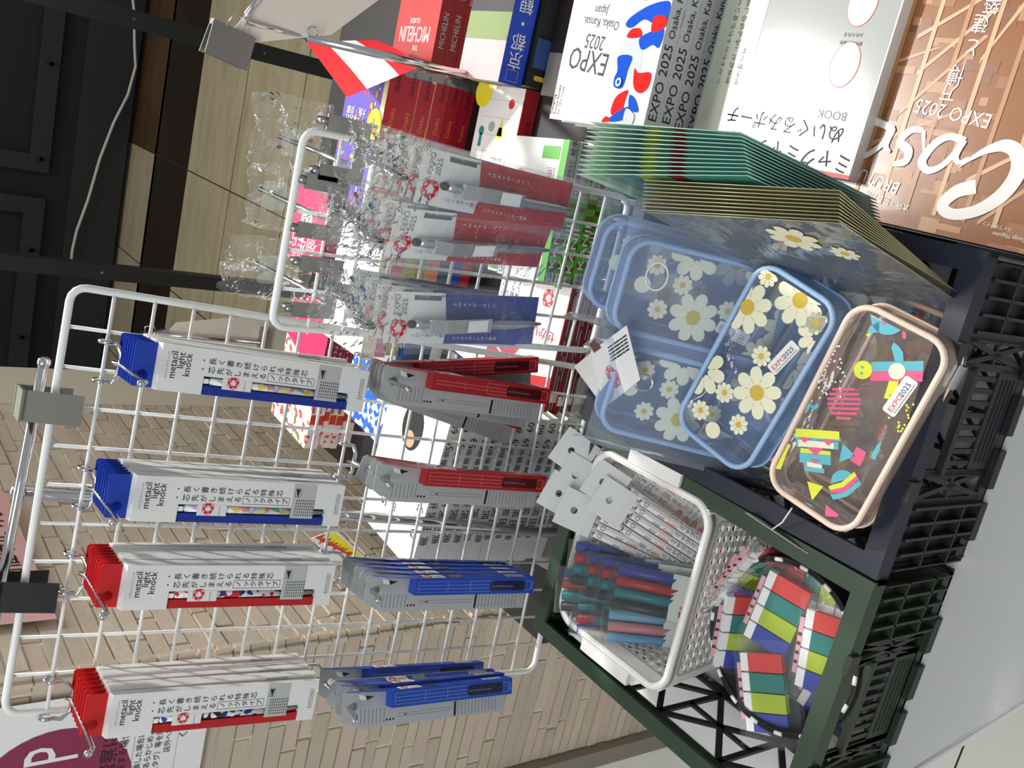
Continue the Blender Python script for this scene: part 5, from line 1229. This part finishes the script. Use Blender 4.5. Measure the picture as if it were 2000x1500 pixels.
def deco_casa(g, C, S, L, W, Tk):
    z = .0002; r = random.Random(12)
    for k in range(150):                          # stacked timber beams of the cover picture
        x, y = r.uniform(0, W), r.uniform(0, L); a, b = r.uniform(.006, .03), r.uniform(.004, .012)
        g.rect(x, y, min(W, x+a), min(L, y+b), WD[r.choice((1, 3, 1, 0))], C, z+.000001*k)
    for k in range(16):
        x = r.uniform(.0, W*.9); y = r.uniform(0, L*.7); dx, dy = r.uniform(.03, .09), r.uniform(.02, .08); w = .0045
        x1, y1 = min(W, x+dx), min(L, y+dy); g.poly([(x, y), (x+w, y), (x1, y1-w), (x1, y1)], WD[2 if k % 2 else 4], C, z*1.8+.00001*k)
    for k in range(9):
        x = W*(.04+.115*k); g.rect(x, 0, x+.004, L*.95, WD[0 if k % 2 else 2], C, z*2.5+.00001*k)
    zt = .0007; PW_ = mat('masthead_white', 'f0eee6', .3)
    cnt = [0]
    def script(pts, ws):
        q = []; n = len(pts); cnt[0] += 1; zz_ = zt+.00006*cnt[0]
        for i in range(n-1):
            p0, p1, p2, p3 = pts[max(i-1, 0)], pts[i], pts[i+1], pts[min(i+2, n-1)]
            w0, w1 = ws[i], ws[i+1]
            for k in range(8):
                t = k/8; q.append((*[.5*((2*p1[a])+(-p0[a]+p2[a])*t+(2*p0[a]-5*p1[a]+4*p2[a]-p3[a])*t*t+(-p0[a]+3*p1[a]-3*p2[a]+p3[a])*t**3) for a in (0, 1)], w0+(w1-w0)*t))
        q.append((*pts[-1], ws[-1])); N = len(q); V = []
        for i in range(N):
            a, b = q[max(i-1, 0)], q[min(i+1, N-1)]; dx, dy = b[0]-a[0], b[1]-a[1]; l = math.hypot(dx, dy) or 1; nx, ny = -dy/l*q[i][2]/2, dx/l*q[i][2]/2
            V += [(q[i][0]+nx, L-q[i][1]-ny, zz_+.000004*i), (q[i][0]-nx, L-q[i][1]+ny, zz_+.000004*i)]
        g.add(V, [(2*i, 2*i+1, 2*i+3, 2*i+2) for i in range(N-1)], PW_, C)
    script([(.090, .044), (.1051, .0369), (.113, .0239), (.1013, .0189), (.0821, .0258), (.0668, .0411), (.0607, .0593), (.0661, .0742), (.0778, .0787), (.0913, .0732), (.1027, .064), (.1096, .0567)], [.012, .011, .010, .009, .010, .012, .013, .012, .010, .006, .003, .001])
    script([(.1118, .0779), (.1263, .0798), (.1376, .0719), (.1437, .0567), (.1354, .0501), (.1246, .0557), (.1166, .0684), (.1131, .0777), (.1157, .066), (.1109, .0603), (.1040, .066)], [.006, .006, .007, .008, .006, .005, .005, .006, .006, .004, .001])
    script([(.1514, .0819), (.1628, .0805), (.1700, .0700), (.1596, .0637), (.1592, .0544), (.1699, .0502)], [.004, .006, .007, .008, .007, .004]); script([(.1514, .0819), (.1470, .070), (.1425, .060)], [.004, .003, .001])
    script([(.1807, .0796), (.1900, .0820), (.2043, .0836), (.2087, .0760), (.2107, .0640), (.2060, .0545), (.1983, .0542), (.1865, .0654), (.1807, .0796), (.1825, .0650), (.1760, .0600)], [.006, .006, .007, .008, .008, .007, .005, .005, .006, .006, .002])
    g.disc(.2195, L-.0954, .0095, PW_, C, zt+.002, 22)
    def ct(t, u, v, s, rot=0): g.text(t, u, L-v, s, PW_, C, zt, 'l', rot, .9)
    ct('BRUTUS', .157, .0355, .0155, -9); ct('大阪・関西万博', .1416, .0185, .0075, -6); ct('EXPO 2025', .0965, .101, .0165, -5)
    for ch, u, v in (('万', .1334, .121), ('博', .132, .136), ('と', .128, .158), ('建', .1253, .177), ('築', .1202, .192)): ct(ch, u, v, .0165)
    ct('Life Design Magazine', .030, .012, .0045); ct('ライフデザイン', .050, .018, .004)
book(T3(.196, -.472, TZ), .297, .232, .006, mat('cover_wood', '9a6238', .25, coat=.4), mat('cover_wood', '9a6238', .25, coat=.4), 'architecture magazine with a timber structure on its cover and a white script masthead', None, deco_casa, name='magazine', cat='magazine')
# --- chrome rails and an acrylic stop along the front of the book rows
for k, (a, b, lab) in enumerate((((1138, 905), (1222, 560), 'chrome rail in front of the red and white sticker books'), ((1118, 540), (1190, 545), 'short chrome rail end between the sticker books and the character books'))):
    A = onz(*a, TZ+.010); B = onz(*b, TZ+.010); g = MB(); g.tube([A, B], .004, CHROME, 10); o = g.build('rail'); tag(o, lab, 'rail')
t = thing('acrylic_stop', 'clear acrylic ledge standing in front of the red and white sticker books', 'book stop', T3(-.16, -.014, TZ))
g = MB(); g.box((0, -.004, 0), (.215, -.001, .040), ACRYL); g.build('upright', t); g = MB(); g.box((0, -.001, 0), (.215, .03, .003), ACRYL); g.build('foot', t)
